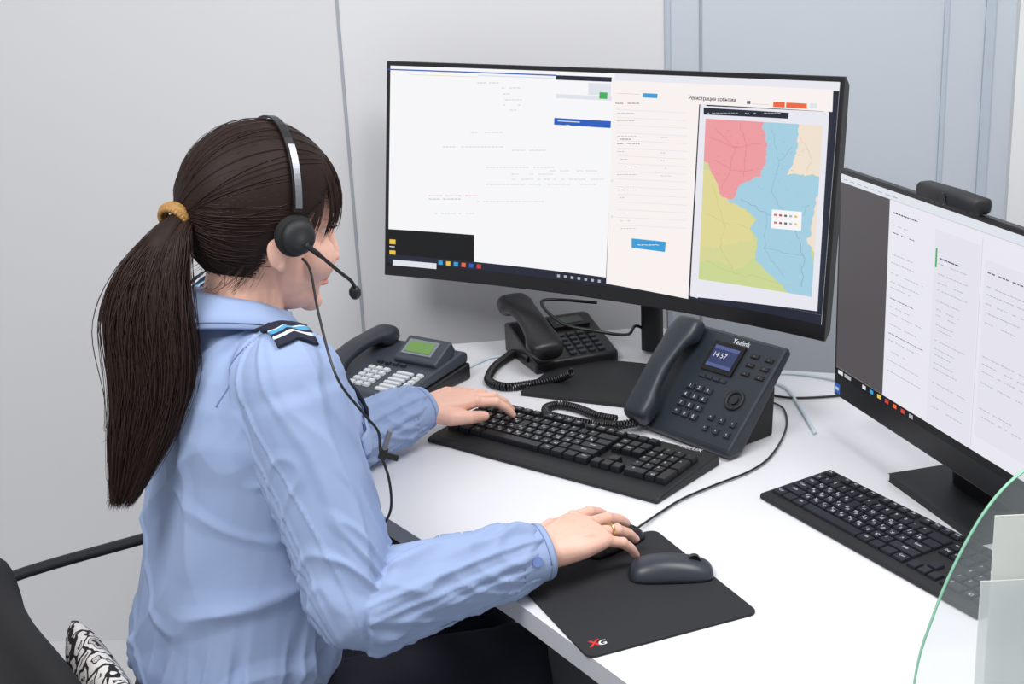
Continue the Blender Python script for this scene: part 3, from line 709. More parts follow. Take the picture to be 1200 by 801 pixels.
# ------------------------------------------------------------------ person
fT = V((.90, .43, 0)).normalized(); rT = V((fT.y, -fT.x, 0)); UP = V((0, 0, 1))
PEL = V((-.41, 1.63, 0))
SHR = V((-.272, 1.555, 1.045)); ELR = V((-.202, 1.480, .790)); WRR = V((.022, 1.564, .803))
SHL = V((-.405, 1.85, 1.045)); ELL = V((-.335, 1.93, .80)); WRL = V((-.153, 2.084, .812))
HD = V((-.313, 1.72, 1.205)); NB = V((-.350, 1.692, 1.088))
HM = Matrix.Translation(HD) @ Matrix.Rotation(rad(32), 4, 'Z') @ Matrix.Rotation(rad(9), 4, 'Y') @ Matrix.Scale(.97, 4)
def spine(z):
    K = [(.40, (-.415, 1.628)), (.55, (-.41, 1.63)), (.68, (-.385, 1.645)), (.80, (-.36, 1.668)), (.92, (-.345, 1.685)), (1.03, (-.347, 1.692)), (1.12, (-.350, 1.695))]
    for (a, p), (c, q) in zip(K[:-1], K[1:]):
        if z <= c: t = max(0, (z-a)/(c-a)); return V((p[0]+(q[0]-p[0])*t, p[1]+(q[1]-p[1])*t, z))
    return V((K[-1][1][0], K[-1][1][1], z))
def torso(b, prof, grow=0, p=2.3):
    b.loft([sring(spine(z)+fT*o, rT, fT, w+grow, d+grow, 36, p) for z, w, d, o in prof], 0)
TOR = [(.622, .140, .104, .002), (.630, .152, .116, .0), (.645, .160, .125, -.003), (.675, .162, .129, -.005), (.72, .160, .128, -.007), (.80, .158, .126, -.009), (.87, .166, .131, -.002), (.93, .176, .137, .006), (.98, .181, .126, .000), (1.02, .173, .106, -.006), (1.05, .147, .088, -.008), (1.075, .105, .072, -.008), (1.10, .065, .058, -.004)]
TORB = [(.56, .150, .106, .002), (.62, .140, .104, .0)] + TOR[2:]
def remesh(b, vox, it, fac=.5):
    me = b.mesh('tmp', []); ob = bpy.data.objects.new('tmp', me); COL.objects.link(ob)
    q = ob.modifiers.new('r', 'REMESH'); q.mode = 'VOXEL'; q.voxel_size = vox; q.use_smooth_shade = True
    if it:
        q = ob.modifiers.new('s', 'SMOOTH'); q.factor = fac; q.iterations = it
    dg = bpy.context.evaluated_depsgraph_get(); out = bpy.data.meshes.new_from_object(ob.evaluated_get(dg))
    bpy.data.objects.remove(ob); return out
def getnp(me):
    n = len(me.vertices); co = np.empty(n*3, dtype=np.float32); no = np.empty(n*3, dtype=np.float32)
    me.vertices.foreach_get('co', co); me.vertices.foreach_get('normal', no)
    return co.reshape(-1, 3), no.reshape(-1, 3)
def setnp(me, co): me.vertices.foreach_set('co', np.ascontiguousarray(co, dtype=np.float32).ravel()); me.update()
def allsmooth(me):
    n = len(me.polygons); me.polygons.foreach_set('use_smooth', np.ones(n, dtype=bool)); me.polygons.foreach_set('material_index', np.zeros(n, dtype=np.int32))
NAILS = []; RINGP = []
def hand(b, wr, xd, side, palm_pitch, F, TH, roll=0, sc=1.0):
    x = V(xd).normalized(); y = UP.cross(x).normalized(); z = x.cross(y)
    M = frame(wr, x, y, z) @ Matrix.Rotation(rad(roll), 4, 'X') @ Matrix.Rotation(-rad(palm_pitch), 4, 'Y') @ Matrix.Scale(sc, 4)
    R = []
    for px, w, t, zo in ((-.03, .023, .018, 0), (0, .0245, .0175, 0), (.02, .030, .018, 0), (.045, .037, .0165, .001), (.07, .0385, .014, .002), (.083, .037, .011, .002), (.088, .033, .008, .001)):
        R.append(sring((px, 0, zo), (0, 1, 0), (0, 0, 1), w, t, 22, 2.5))
    b.loft(R, 0, True, M)
    for k, (yo, ln, r0) in enumerate(((.0300, .070, .0079), (.0103, .077, .0081), (-.0100, .071, .0077), (-.0292, .056, .0068))):
        a1, a2, a3, sp = F[k]
        P = [V((.060, yo*.9*side, .002)), V((.084 - abs(k-1)*.004, yo*side, .002))]
        ang = 0; l = (.46, .30, .24)
        for q, aa in enumerate((a1, a2, a3)):
            ang += rad(aa); d = V((cos(ang)*cos(rad(sp)), cos(ang)*sin(rad(sp))*side, -sin(ang)))
            P.append(P[-1] + d*ln*l[q])
        b.tube(P, [r0*1.05, r0*1.06, r0*.98, r0*.88, r0*.74], 12, 0, M, 1, True)
        b.sphere(P[1]+V((0, 0, .0014)), r0*1.18, 0, M, 10, 8); b.sphere(P[2], r0*1.08, 0, M, 10, 8)
        # tendon on the back of the hand
        b.tube([V((.022, yo*.45*side, .0155)), V((.055, yo*.8*side, .0155)), P[1]+V((0, 0, .005))], [.0022, .0028, .0032], 8, 0, M, 1, True)
        d = (P[4]-P[3]).normalized(); up = d.cross(V((0, 1, 0))); up = up if up.z > 0 else -up
        NAILS.append((M @ (P[4] + up*r0*.6 + d*.001), .0060))
        if k == 2: RINGP.append((M @ P[1].lerp(P[2], .62), (M.to_3x3() @ (P[2]-P[1])).normalized(), r0*1.05*sc))
    P = [V((.012, .018*side, -.004)), V((.034, .038*side, -.010)), V((.060, (.05+TH[0])*side, -.012+TH[1])), V((.086, (.048+TH[2])*side, -.014+TH[3]))]
    b.tube(P, [.016, .0135, .0105, .0082], 12, 0, M, 1, True)
    NAILS.append((M @ (P[3] + V((0, .002*side, .007))), .006))
body = MB()
for c, r in (((-.008, 0, .035), (.095, .075, .088)), ((.028, 0, -.03), (.062, .057, .082)), ((.042, 0, -.082), (.042, .041, .030)), ((.074, 0, -.100), (.017, .019, .016)),
             ((.058, .036, -.036), (.032, .029, .033)), ((.058, -.036, -.036), (.032, .029, .033)), ((.0885, 0, -.064), (.011, .021, .0055)), ((.087, 0, -.074), (.011, .018, .0065)),
             ((.105, .007, -.040), (.007, .006, .006)), ((.105, -.007, -.040), (.007, .006, .006)), ((.078, 0, .030), (.016, .045, .014)),
             ((.070, .031, .0105), (.0125, .0155, .0075)), ((.070, -.031, .0105), (.0125, .0155, .0075)),      # upper eyelids
             ((.069, .031, -.0065), (.0115, .0145, .0055)), ((.069, -.031, -.0065), (.0115, .0145, .0055)),    # lower eyelids
             ((-.010, .079, -.012), (.017, .007, .031)), ((-.010, -.079, -.012), (.017, .007, .031)), ((-.006, .079, -.036), (.008, .006, .010)), ((-.006, -.079, -.036), (.008, .006, .010))):
    body.sphere(c, r, 0, HM)
body.tube([(.090, 0, .015), (.098, 0, -.015), (.104, 0, -.034)], [.007, .0085, .010], 12, 0, HM, 1, True)
body.tube([HM @ V((-.018, 0, -.02)), HM @ V((-.022, 0, -.075)), NB+V((0, 0, -.01)), NB+V((-.005, 0, -.08))], [.05, .050, .057, .075], 24)
torso(body, TORB, -.016)
body.loft([sring(spine(z), rT, fT, w, d, 32, 2.4) for z, w, d in ((.45, .13, .10), (.50, .16, .12), (.57, .14, .10))], 0)
for SH, EL, WR in ((SHR, ELR, WRR), (SHL, ELL, WRL)):
    body.tube([SH.lerp(spine(1.03), .35), SH, SH.lerp(EL, .5), EL, EL.lerp(WR, .3), EL.lerp(WR, .75), WR], [.045, .048, .042, .036, .038, .028, .0245], 18, 0, None, 1, True)
kn = {}
for sgn in (-1, 1):
    h = PEL + rT*.085*sgn + UP*.53; k = PEL + fT*.40 + rT*.075*sgn + UP*.535; a = k - fT*.02 + V((0, 0, -.455)); kn[sgn] = (h, k, a)
    body.tube([h, h.lerp(k, .5), k, k.lerp(a, .35), a], [.075, .068, .052, .048, .032], 18, 0, None, 1, True)
    body.tube([a, a + fT*.08 + V((0, 0, -.035)), a + fT*.16 + V((0, 0, -.045))], [.032, .028, .022], 12, 0, None, 1, True)
hand(body, WRR, (.78, .63, .0), 1, 1, [(11, 14, 10, 10), (10, 15, 12, 3), (13, 18, 14, -5), (20, 22, 14, -14)], (-.004, .002, -.008, .0), 8, 1.10)
hand(body, WRL, (.88, .46, -.02), -1, 2, [(10, 28, 14, 8), (8, 28, 16, 2), (10, 30, 16, -5), (14, 30, 16, -13)], (.0, .0, -.004, -.004), 0, 1.06)
bme = remesh(body, .0019, 3)
HMi = HM.inverted()
bme.materials.clear()
for x in (M_skin, M_lip, M_nail): bme.materials.append(x)
NV = len(bme.polygons); cen = np.empty(NV*3, dtype=np.float32); bme.polygons.foreach_get('center', cen); cen = cen.reshape(-1, 3)
mi_ = np.zeros(NV, dtype=np.int32)
hm = np.array(HMi); q = cen @ hm[:3, :3].T + hm[:3, 3]
mi_[(np.linalg.norm(cen-np.array(HD), axis=1) < .16) & (q[:, 0] > .085) & (np.abs(q[:, 1]) < .022) & (q[:, 2] > -.081) & (q[:, 2] < -.060)] = 1
for p, r in NAILS: mi_[np.linalg.norm(cen-np.array(p), axis=1) < r] = 2
bme.polygons.foreach_set('material_index', mi_); bme.polygons.foreach_set('use_smooth', np.ones(NV, dtype=bool))
PL = Matrix.Translation(V((PEL.x, PEL.y, 0)))
bme.transform(PL.inverted()); bme.name = 'person'
person = link(bme, 'person', None, PL)
tag(person, 'seated woman in light blue uniform shirt with long dark ponytail, hands on keyboard and mouse', 'person')
for s in (-1, 1):
    b = MB(); b.sphere((.0685, .030*s, .002), .0105, 0, HM); b.sphere((.0758, .029*s, .002), (.0040, .0052, .0052), 1, HM); b.build('eye', [M_eye, M_iris], person)
    b = MB(); b.tube(cr([(.093, .012*s, .026), (.093, .03*s, .031), (.081, .05*s, .026)], 5), [.002]*10+[.001], 6, 0, HM); b.build('eyebrow', M_hair, person)
    b = MB()
    for q in range(11):
        y = (.017+.0027*q)*s; x0e = .082 - (abs(abs(y)-.030)/.016)**2*.008; b.tube([(x0e, y, .0055), (x0e+.005, y*1.03, .0050), (x0e+.0095, y*1.08, .0085)], [.0006, .0005, .0002], 5, 0, HM)
    b.build('eyelashes', M_hair, person)
rp, rd, rr = RINGP[0]
b = MB(); b.torus(rr+.0014, .0016, 28, 8, 0, Matrix.Translation(rp) @ rd.to_track_quat('Z', 'Y').to_matrix().to_4x4()); b.build('ring', M_gold, person)['label'] = 'thin gold ring on the ring finger'

# shirt
sb = MB(); torso(sb, TOR, 0)
def sleeve(SH, EL, WR):
    root = SH.lerp(spine(1.02), .42)
    P = cr([root, SH, SH.lerp(EL, .35), SH.lerp(EL, .75), EL, EL.lerp(WR, .25), EL.lerp(WR, .6), EL.lerp(WR, .84), WR], 3)
    R = cr([V((r, 0, 0)) for r in (.058, .064, .062, .056, .053, .052, .047, .043, .034)], 3)
    return P, [r[0] for r in R]
for a in ((SHR, ELR, WRR), (SHL, ELL, WRL)):
    P, R = sleeve(*a); P[-1] = P[-1].lerp(P[-2], .8); sb.tube(P, R, 26, 0, None, 1, False)
    sb.sphere(P[0], R[0], 0); sb.sphere(a[0]+V((0, 0, .002)), .066, 0)
sme = remesh(sb, .0030, 9)
def seg(p, a, c):
    d = c-a; t = max(0, min(1, (p-a).dot(d)/d.length_squared)); return t, (p-(a+d*t))
def soft(n, w): return max(0.0, 1-abs(n)/w)**1.3
co, no = getnp(sme); DSP = np.zeros(len(co), dtype=np.float32)
for vi in range(len(co)):
    p = V(co[vi].tolist()); best = None
    for (SH, EL, WR) in ((SHR, ELR, WRR), (SHL, ELL, WRL)):
        for q, (a, c) in enumerate(((SH, EL), (EL, WR))):
            t, o = seg(p, a, c); L = o.length
            if best is None or L < best[0]: best = (L, q, t, o, a, c, EL)
    disp = 0
    wa = min(1, max(0, (.090-best[0])/.025))
    if wa > 0:
        L, q, t, o, a, c, EL = best
        d = (c-a).normalized(); ref = d.cross(UP).normalized(); an = math.atan2(o.dot(ref), o.dot(ref.cross(d)))
        s = (t*(c-a).length) + (0 if q == 0 else .3)
        we = math.exp(-((p-EL).length/.10)**2); wf = 1 if q else .75
        f1 = noise.noise(V((s*10+1.6*sin(an+.4), cos(an)*.6, sin(an)*.6)))
        f2 = noise.noise(V((s*19+2.6*sin(an+.6), cos(an)*.7+5, sin(an)*.7)))
        f3 = noise.noise(V((s*8-2.8*cos(an), cos(an)*.9+9, sin(an)*.9)))
        ds = f1*(.0045*wf+.003*we) + soft(f2, .30)*(.0034*wf+.0068*we) + soft(f3, .20)*.0050*wf
        if q and t > .78: ds += noise.noise(V((cos(an)*4.5, sin(an)*4.5, s*4)))*.0045*min(1, (t-.78)/.1)
        disp += wa*ds
    wt = 1-wa
    if wt > 0:
        q = p - spine(p.z); la = q.dot(rT); fo = q.dot(fT)
        an = math.atan2(la, fo)
        n1_ = noise.noise(V((la*4+p.z*3, fo*4, p.z*4-la*3)))
        n2_ = noise.noise(V((la*2+p.z*2, fo*2.5, p.z*7.5-la*10)))
        n5_ = noise.noise(V((la*8+3, fo*2, p.z*2+la*2)))
        n6_ = noise.noise(V((la*3-p.z*4, fo*3+8, p.z*9+la*9)))
        wl_ = math.exp(-((p.z-.665)/.05)**2)
        n3_ = noise.noise(V((cos(an)*5.0, sin(an)*5.0, p.z*3)))
        disp += wt*(n1_*.006 + soft(n2_, .22)*.0066 + soft(n5_, .18)*.0040 + soft(n6_, .16)*.0034 + n3_*.012*wl_ + soft(n3_, .3)*.007*wl_)
    DSP[vi] = disp
co2 = co + no*DSP[:, None]
setnp(sme, co2)
sme.materials.clear(); sme.materials.append(M_shirt); allsmooth(sme)
bvh = BVHTree.FromPolygons([v.co.copy() for v in sme.vertices], [tuple(p.vertices) for p in sme.polygons])
sme.transform(PL.inverted()); sme.name = 'shirt'
shirt = link(sme, 'shirt', person, PL)
def drape(fn, nu, nv, off, mats, mfn, name, parent, solid=.002):
    b = MB(); vs = []
    for i in range(nu+1):
        for j in range(nv+1):
            o, d = fn(i/nu, j/nv); h = bvh.ray_cast(o, d, 1.0)
            vs.append((h[0] - d*off) if h[0] is not None else o+d*.3)
    for i in range(nu):
        for j in range(nv):
            k = i*(nv+1)+j
            b.add([vs[k], vs[k+1], vs[k+nv+2], vs[k+nv+1]], [(0, 1, 2, 3)], mfn(i/nu, j/nv), True)
    me = b.mesh(name, mats, PL.inverted())
    bm = bmesh.new(); bm.from_mesh(me); bmesh.ops.remove_doubles(bm, verts=bm.verts, dist=1e-5); bmesh.ops.recalc_face_normals(bm, faces=bm.faces); bm.to_mesh(me); bm.free()
    return link(me, name, parent, PL, solid=solid)
def seamline(rays, name='seam', r=.0011):
    P = []
    for o, d in rays:
        h = bvh.ray_cast(o, d, .2)
        if h[0] is not None and (not P or (h[0]-P[-1]).length < .03): P.append(h[0] + d*.0002)
    if len(P) > 3:
        b = MB(); b.tube(P, r, 6); b.build(name, M_seamb, shirt)
for SH, sg in ((SHR, 1), (SHL, -1)):
    ax = (SH - spine(1.03)); ax.z = 0; ax.normalize(); c = SH - ax*.030 + V((0, 0, -.005)); up = (UP*.95 + ax*.25).normalized(); up = (up - ax*up.dot(ax)*.6).normalized(); sdv = ax.cross(UP)
    seamline([(c, (up*cos(a)+sdv*sin(a)).normalized()) for a in [rad(-100+200*k/60) for k in range(61)]])
for (SH, EL, WR) in ((SHR, ELR, WRR),):
    d = (WR-EL).normalized(); lo = (-UP + d*UP.dot(d)).normalized()
    seamline([(EL.lerp(WR, .05+.8*k/30), (lo*.9 + (CAM-EL).normalized()*.5).normalized()) for k in range(31)], 'seam', .0009)
ms = SHR - spine(1.03); sd = V((ms.x, ms.y, 0)).normalized()
fe = V((-sd.y, sd.x, 0))
ep = lambda i, j: (spine(1.03) + sd*(.100+.090*i) + fe*((j-.5)*.050+.006) + V((0, 0, .3)), V((0, 0, -1)))
drape(ep, 34, 10, .005, [M_navy, M_stw, M_stc], lambda i, j: 0 if i < .62 else (1 if i < .66 else 2 if i < .74 else 0 if i < .82 else 1 if i < .86 else 0), 'epaulette', shirt, .003)
ep2 = lambda i, j: (spine(1.03) - sd*(.085+.085*i) + fe*((j-.5)*.048) + V((0, 0, .3)), V((0, 0, -1)))
drape(ep2, 24, 6, .005, [M_navy, M_stw, M_stc], lambda i, j: 0 if i < .62 else (1 if i < .66 else 2 if i < .74 else 0 if i < .82 else 1 if i < .86 else 0), 'epaulette', shirt, .003)
pk = lambda i, j: (spine(.90) + rT*(.05+.085*i) + fT*.4 + V((0, 0, .05-.12*j)), -fT)
drape(pk, 10, 14, .003, [M_shirt, M_seamb], lambda i, j: 0, 'chest_pocket', shirt, .002)
fl = lambda i, j: (spine(.90) + rT*(.046+.093*i) + fT*.4 + V((0, 0, .055-(.030+.014*(1-abs(2*i-1)))*j)), -fT)
drape(fl, 12, 5, .006, [M_cuff, M_seamb], lambda i, j: 1 if j > .75 else 0, 'pocket_flap', shirt, .002)
pk2 = lambda i, j: (spine(.87) + rT*(-.016+.032*i) + fT*.4 + V((0, 0, .17-.36*j)), -fT)
drape(pk2, 4, 24, .003, [M_shirt], lambda i, j: 0, 'placket', shirt, .002)
tiefn = lambda i, j: (spine(.95) + rT*((i-.5)*(.035+.04*j)) + fT*.4 + V((0, 0, .10-.24*j)), -fT)
drape(tiefn, 6, 16, .008, [M_navy], lambda i, j: 0, 'necktie', shirt, .004)
nd = ((HM @ V((-.02, 0, -.06))) - NB).normalized(); nx = (rT - nd*rT.dot(nd)).normalized(); ny = nd.cross(nx); ny = ny if ny.dot(fT) > 0 else -ny
b = MB(); rings = []
for rx, ry, zz, fx in ((.066, .064, -.02, 0), (.062, .062, .008, 0), (.060, .060, .027, 0), (.063, .064, .0335, .0), (.071, .073, .0285, .0), (.086, .090, .008, 0), (.099, .106, -.015, .002)):
    rg = []
    for j in range(61):
        a = rad(100) + rad(340)*j/60      # gap at the front
        fr = max(0, cos(a-pi/2)); side = abs(cos(a))**2; k = max(0, (rx-.070)/.03)
        dz = (-.026*fr**3 if rx > .068 else 0) + .020*side*k; gx = (1+.14*fr**6) if rx > .09 else 1
        rg.append(NB + nx*(rx*gx*cos(a)) + ny*(ry*gx*sin(a)+fx) + nd*(zz+dz-.014*max(0, sin(a))))
    rings.append(rg)
b.loft(rings, 0, True, None, False, False); b.build('collar', M_cuff, shirt, solid=.0045)
b = MB(); b.tube([p.lerp(q, .72) + (p-NB).normalized()*.0022 + nd*.0022 for p, q in zip(rings[-2], rings[-1])], .0007, 5); b.build('collar_stitching', M_seamb, shirt)
for WR, EL, nm in ((WRR, ELR, 1), (WRL, ELL, -1)):
    d = (WR-EL).normalized(); b = MB(); base = WR - d*.044
    ax = d.cross(UP).normalized(); ay = ax.cross(d)
    prof = [(-.004, .0385), (0, .0415), (.004, .0420), (.0045, .0412), (.046, .0388), (.0465, .0394), (.050, .0390), (.053, .0375), (.052, .0345), (.02, .035)]
    cring = lambda s, r: [base + d*s + (ax*cos(2*pi*j/36) + ay*sin(2*pi*j/36)*.93)*(r*(1+.02*sin(3*2*pi*j/36+1))) for j in range(36)]
    b.loft([cring(s, r) for s, r in prof], 0, True, None, False)
    for s, r in ((.008, .0412), (.044, .0392)):
        R = cring(s, r); b.tube(R+[R[0]], .0006, 4, 1)
    b.build('cuff', [M_cuff, M_seamb], shirt)
    if nm == 1:
        dirc = ((CAM-base) - d*(CAM-base).dot(d)).normalized(); dirc = (dirc - UP*.25); dirc = (dirc-d*dirc.dot(d)).normalized()
        bp = base + d*.026 + dirc*.0405
        b = MB(); b.cyl((0, 0, -.001), .0065, .0035, 20, 0, Matrix.Translation(bp) @ dirc.to_track_quat('Z', 'Y').to_matrix().to_4x4()); b.build('button', M_button, shirt)
tb = MB()
tb.loft([sring(spine(z), rT, fT, w, d, 36, 2.4) for z, w, d in ((.445, .13, .10), (.47, .175, .13), (.53, .185, .135), (.58, .170, .124), (.640, .148, .110))], 0)
for sgn in (-1, 1):
    h, k, a = kn[sgn]
    tb.tube([h-fT*.03, h.lerp(k, .3), h.lerp(k, .7), k, k.lerp(a, .15), k.lerp(a, .5), a+V((0, 0, .02))], [.088, .092, .080, .070, .066, .062, .058], 24, 0, None, 1, False)
    tb.sphere(k, .069)
tme = remesh(tb, .006, 6)
co, no = getnp(tme)
dd = np.array([noise.noise(V((p[0]*14, p[1]*14, p[2]*18)))*.005 for p in co.tolist()], dtype=np.float32)
setnp(tme, co + no*dd[:, None])
tme.materials.clear(); tme.materials.append(M_trous); allsmooth(tme)
tme.transform(PL.inverted()); tme.name = 'trousers'; link(tme, 'trousers', person, PL)
b = MB(); b.loft([sring(spine(z), rT, fT, w, d, 40, 2.4) for z, w, d in ((.603, .156, .118), (.605, .162, .124), (.636, .158, .120), (.638, .152, .114))], 0, True, None, False); b.build('belt', M_belt, person)
for sgn in (-1, 1):
    h, k, a = kn[sgn]; b = MB(); c = V((a.x, a.y, 0))
    b.loft([[c + fT*(s) + rT*(w*cos(2*pi*j/20)) + UP*(max(0, zc+t*sin(2*pi*j/20))) for j in range(20)] for s, w, zc, t in ((-.05, .02, .03, .025), (-.035, .034, .036, .036), (.03, .038, .036, .036), (.10, .045, .026, .026), (.16, .040, .020, .020), (.19, .020, .016, .014))], 0); b.build('shoe', M_gloss, person)

# hair
HC = V((-.008, 0, .035)); HR = V((.109, .089, .104))
def low(p):      # below ear level the hair hugs the nape
    if p.z < -.01:
        p = p.copy(); k = (-.01-p.z); p.z = -.01 - k*1.32; p.x = p.x + k*.12
    return p
def onel(d, k=1.0): d = d.normalized(); return low(HC + V((HR.x*d.x, HR.y*d.y, HR.z*d.z))*k)
def dirof(p):
    q = V(p)
    if q.z < -.01: q.z = -.01 - (-.01-q.z)/1.32
    q = q-HC; return V((q.x/HR.x, q.y/HR.y, q.z/HR.z)).normalized()
def hairline(z):
    K = [(-.13, -.12), (-.09, -.072), (-.06, -.048), (-.04, -.038), (-.015, -.026), (.018, -.006), (.03, .026), (.055, .050), (.075, .070), (.095, .2)]
    for (a, x), (c, y) in zip(K[:-1], K[1:]):
        if z <= c: return x + (y-x)*max(0, (z-a)/(c-a))
    return 1
b = MB(); nu, nv = 96, 66; vs = []; fs = []
for i in range(nv+1):
    for j in range(nu):
        a = pi*i/nv; t = 2*pi*j/nu; vs.append(onel(V((sin(a)*cos(t), sin(a)*sin(t), cos(a)+1e-6)), .98))
for i in range(nv):
    for j in range(nu):
        q = (i*nu+j, (i+1)*nu+j, (i+1)*nu+(j+1) % nu, i*nu+(j+1) % nu)
        c = sum((vs[k] for k in q), V((0, 0, 0)))/4
        if c.x < hairline(c.z): fs.append(q)
b.add(vs, fs, 0, True, HM)
hair = b.build('hair', M_hair, person, solid=.006)
TD = dirof((-.12, 0, .018)); R2 = random.Random(11)
def slerp(a, c, t):
    w = math.acos(max(-1, min(1, a.dot(c))))
    if w < 1e-4: return a
    return (a*sin((1-t)*w) + c*sin(t*w))/sin(w)
def strands(items, name, mm, parent, M=None, n=4):
    groups = {}
    for pts, r in items: groups.setdefault(len(pts), []).append((pts, r))
    VV = []; FF = []; base = 0
    T = np.array(ROOTM[parent.name].inverted() @ (M if M else Matrix.Identity(4)))
    for L, g in groups.items():
        P = np.array([[tuple(p) for p in pts] for pts, r in g]); R = np.array([r for p, r in g])
        t = np.gradient(P, axis=1); t /= np.linalg.norm(t, axis=2, keepdims=True)+1e-12
        a = np.cross(t, np.array([.31, .52, .79])); a /= np.linalg.norm(a, axis=2, keepdims=True)+1e-12
        c = np.cross(t, a); prof = .45+.55*np.sin(pi*(.12+.80*np.arange(L)/(L-1))); prof[-1] = .12
        rr = (R[:, None]*prof[None, :])[:, :, None]
        rings = np.stack([P + (a*cos(2*pi*j/n) + c*sin(2*pi*j/n))*rr for j in range(n)], axis=2)   # S,L,n,3
        Sn = len(g); VV.append(rings.reshape(-1, 3))
        idx = base + np.arange(Sn*L*n).reshape(Sn, L, n)
        A = idx[:, :-1, :]; B = np.roll(A, -1, axis=2); D_ = idx[:, 1:, :]; C2 = np.roll(D_, -1, axis=2)
        FF.append(np.stack([A, B, C2, D_], axis=-1).reshape(-1, 4)); base += Sn*L*n
    VV = np.concatenate(VV); FF = np.concatenate(FF); VV = VV @ T[:3, :3].T + T[:3, 3]
    me = bpy.data.meshes.new(name); me.vertices.add(len(VV)); me.vertices.foreach_set('co', VV.astype(np.float32).ravel())
    me.loops.add(len(FF)*4); me.loops.foreach_set('vertex_index', FF.astype(np.int32).ravel())
    me.polygons.add(len(FF)); me.polygons.foreach_set('loop_start', np.arange(0, len(FF)*4, 4, dtype=np.int32))
    me.polygons.foreach_set('use_smooth', np.ones(len(FF), dtype=bool))
    me.materials.append(mm); me.update(calc_edges=True); me.validate()
    return link(me, name, parent, ROOTM[parent.name])
HLN = cr([V((.080, 0, .092)), V((.074, .035, .088)), V((.055, .068, .068)), V((.028, .080, .034)), V((-.006, .085, .020)), V((-.024, .081, -.012)), V((-.036, .072, -.040)), V((-.048, .052, -.066)), V((-.058, 0, -.082))], 20)
items = []
for s in (-1, 1):
    for q in range(2600):
        p = HLN[min(len(HLN)-1, int(R2.random()*len(HLN)))].copy(); p.y *= s
        p += V((R2.gauss(0, .005), R2.gauss(0, .005), R2.gauss(0, .005))); d0 = dirof(p); lift = R2.uniform(-.010, .008) + (R2.random() < .03)*R2.uniform(.01, .04); e = (TD + V((0, R2.gauss(0, .08), R2.gauss(0, .09)))).normalized()
        wob = R2.uniform(0, 6)
        items.append(([onel(slerp(d0, e, t/13), 1 + lift*sin(pi*t/13) + .0025*sin(wob+t*.7)) for t in range(14)], R2.uniform(.00035, .0007)))
for q in range(560):   # wispy fringe
    y = R2.uniform(-.072, .066); lk_ = .006*sin(y*240); a0 = V((.045+R2.gauss(0, .008), y*.6, .12)); zE = .024 - (abs(y)/.07)**2*.020 + R2.gauss(0, .010)
    d0, d1 = dirof(a0), dirof((.098-abs(y)*.42, (y+lk_)*1.08, zE)); lf = R2.uniform(.0, .03); out_ = .016 + (R2.random() < .25)*R2.uniform(.0, .06)
    items.append(([onel(slerp(d0, d1, t/8), .985+lf*sin(pi*t/9)+out_*(t/8)**2) for t in range(9)], R2.uniform(.0004, .0008)))
for s in (-1, 1):
    for q in range(60):  # lock in front of the ear
        d0 = dirof((.05+R2.gauss(0, .006), s*.066, .075)); d1 = dirof((.038+R2.gauss(0, .006), s*.078, .012+R2.gauss(0, .014)))
        items.append(([onel(slerp(d0, d1, t/7), .985+R2.uniform(0, .004)) for t in range(8)], R2.uniform(.0004, .0008)))
    for q in range(70):  # soft short hairs at the nape
        d0 = dirof((-.048+R2.gauss(0, .01), s*R2.uniform(.0, .072), -.05)); p0 = onel(d0, 1.0); bx_ = R2.gauss(0, .0015)
        items.append(([p0 + V((-.003*t+bx_*t, 0, -.0055*t+.0004*t*t)) for t in range(6)], .0003))
strands(items, 'hair_strands', M_hair2, hair, HM)
# ponytail
TP = HM @ (onel(TD, 1.0))
tp = [TP + V((0.01, 0, 0)), dep(194, 276, 1.655), dep(183, 312, 1.65), dep(177, 370, 1.65), dep(175, 440, 1.655), dep(164, 510, 1.66), dep(150, 582, 1.665)]
C_ = cr(tp, 5); RP = [r[0] for r in cr([V((x, 0, 0)) for x in (.013, .024, .039, .050, .050, .040, .018)], 5)]
hx = V((.98, .18, 0)); hy = V((-.18, .98, 0))
b = MB(); b.tube(C_[:-9], [r*.66 for r in RP[:-9]], 16, 0, None, 1)
pony = b.build('ponytail', M_hair, person)
items = []
for q in range(4200):
    a = R2.uniform(0, 2*pi); rr_ = math.sqrt(R2.random())*.48+.50 + (R2.random() < .05)*R2.uniform(.05, .30); k1 = len(C_)-1-int(R2.random()**1.25*14)
    w1, w2 = R2.uniform(0, 6), R2.uniform(.15, .4); am = R2.uniform(.02, .07); pts = []
    lk = .06*sin(a*5)+.04*sin(a*11+1)   # locks
    for k in range(0, k1+1):
        aa = a + am*3*sin(w1+k*w2); r = RP[k]*(rr_ + lk + am*sin(w1*2+k*.4)); wv = .005*sin(k*.33+.5)*min(1, k/10)
        pts.append(C_[k] + hx*(r*cos(aa)+wv) + hy*(r*sin(aa)*.72))
    dl = (pts[-1]-pts[-2]); pts.append(pts[-1] + dl*R2.uniform(.2, 1.3) - (pts[-1]-C_[k1])*R2.uniform(-.2, .5))
    items.append((pts, R2.uniform(.00035, .0007)))
strands(items, 'ponytail_strands', M_hair2, pony)
tdir = (tp[1]-tp[0]).normalized()
b = MB(); TM = Matrix.Translation(TP.lerp(tp[1], .25)) @ tdir.to_track_quat('Z', 'Y').to_matrix().to_4x4() @ Matrix.Scale(.88, 4)
b.torus(.019, .007, 36, 10, 0, TM)
for row_ in (-1, 0, 1):
    for k in range(26):
        a = 2*pi*(k+.5*(row_ % 2))/26; b.sphere(((.0215-.002*abs(row_))*cos(a), (.0215-.002*abs(row_))*sin(a), .0062*row_), (.0048, .0048, .0046), 0, TM, 8, 6)
b.build('hair_tie', M_tie, person)['label'] = 'gold scrunchie at the base of the ponytail'

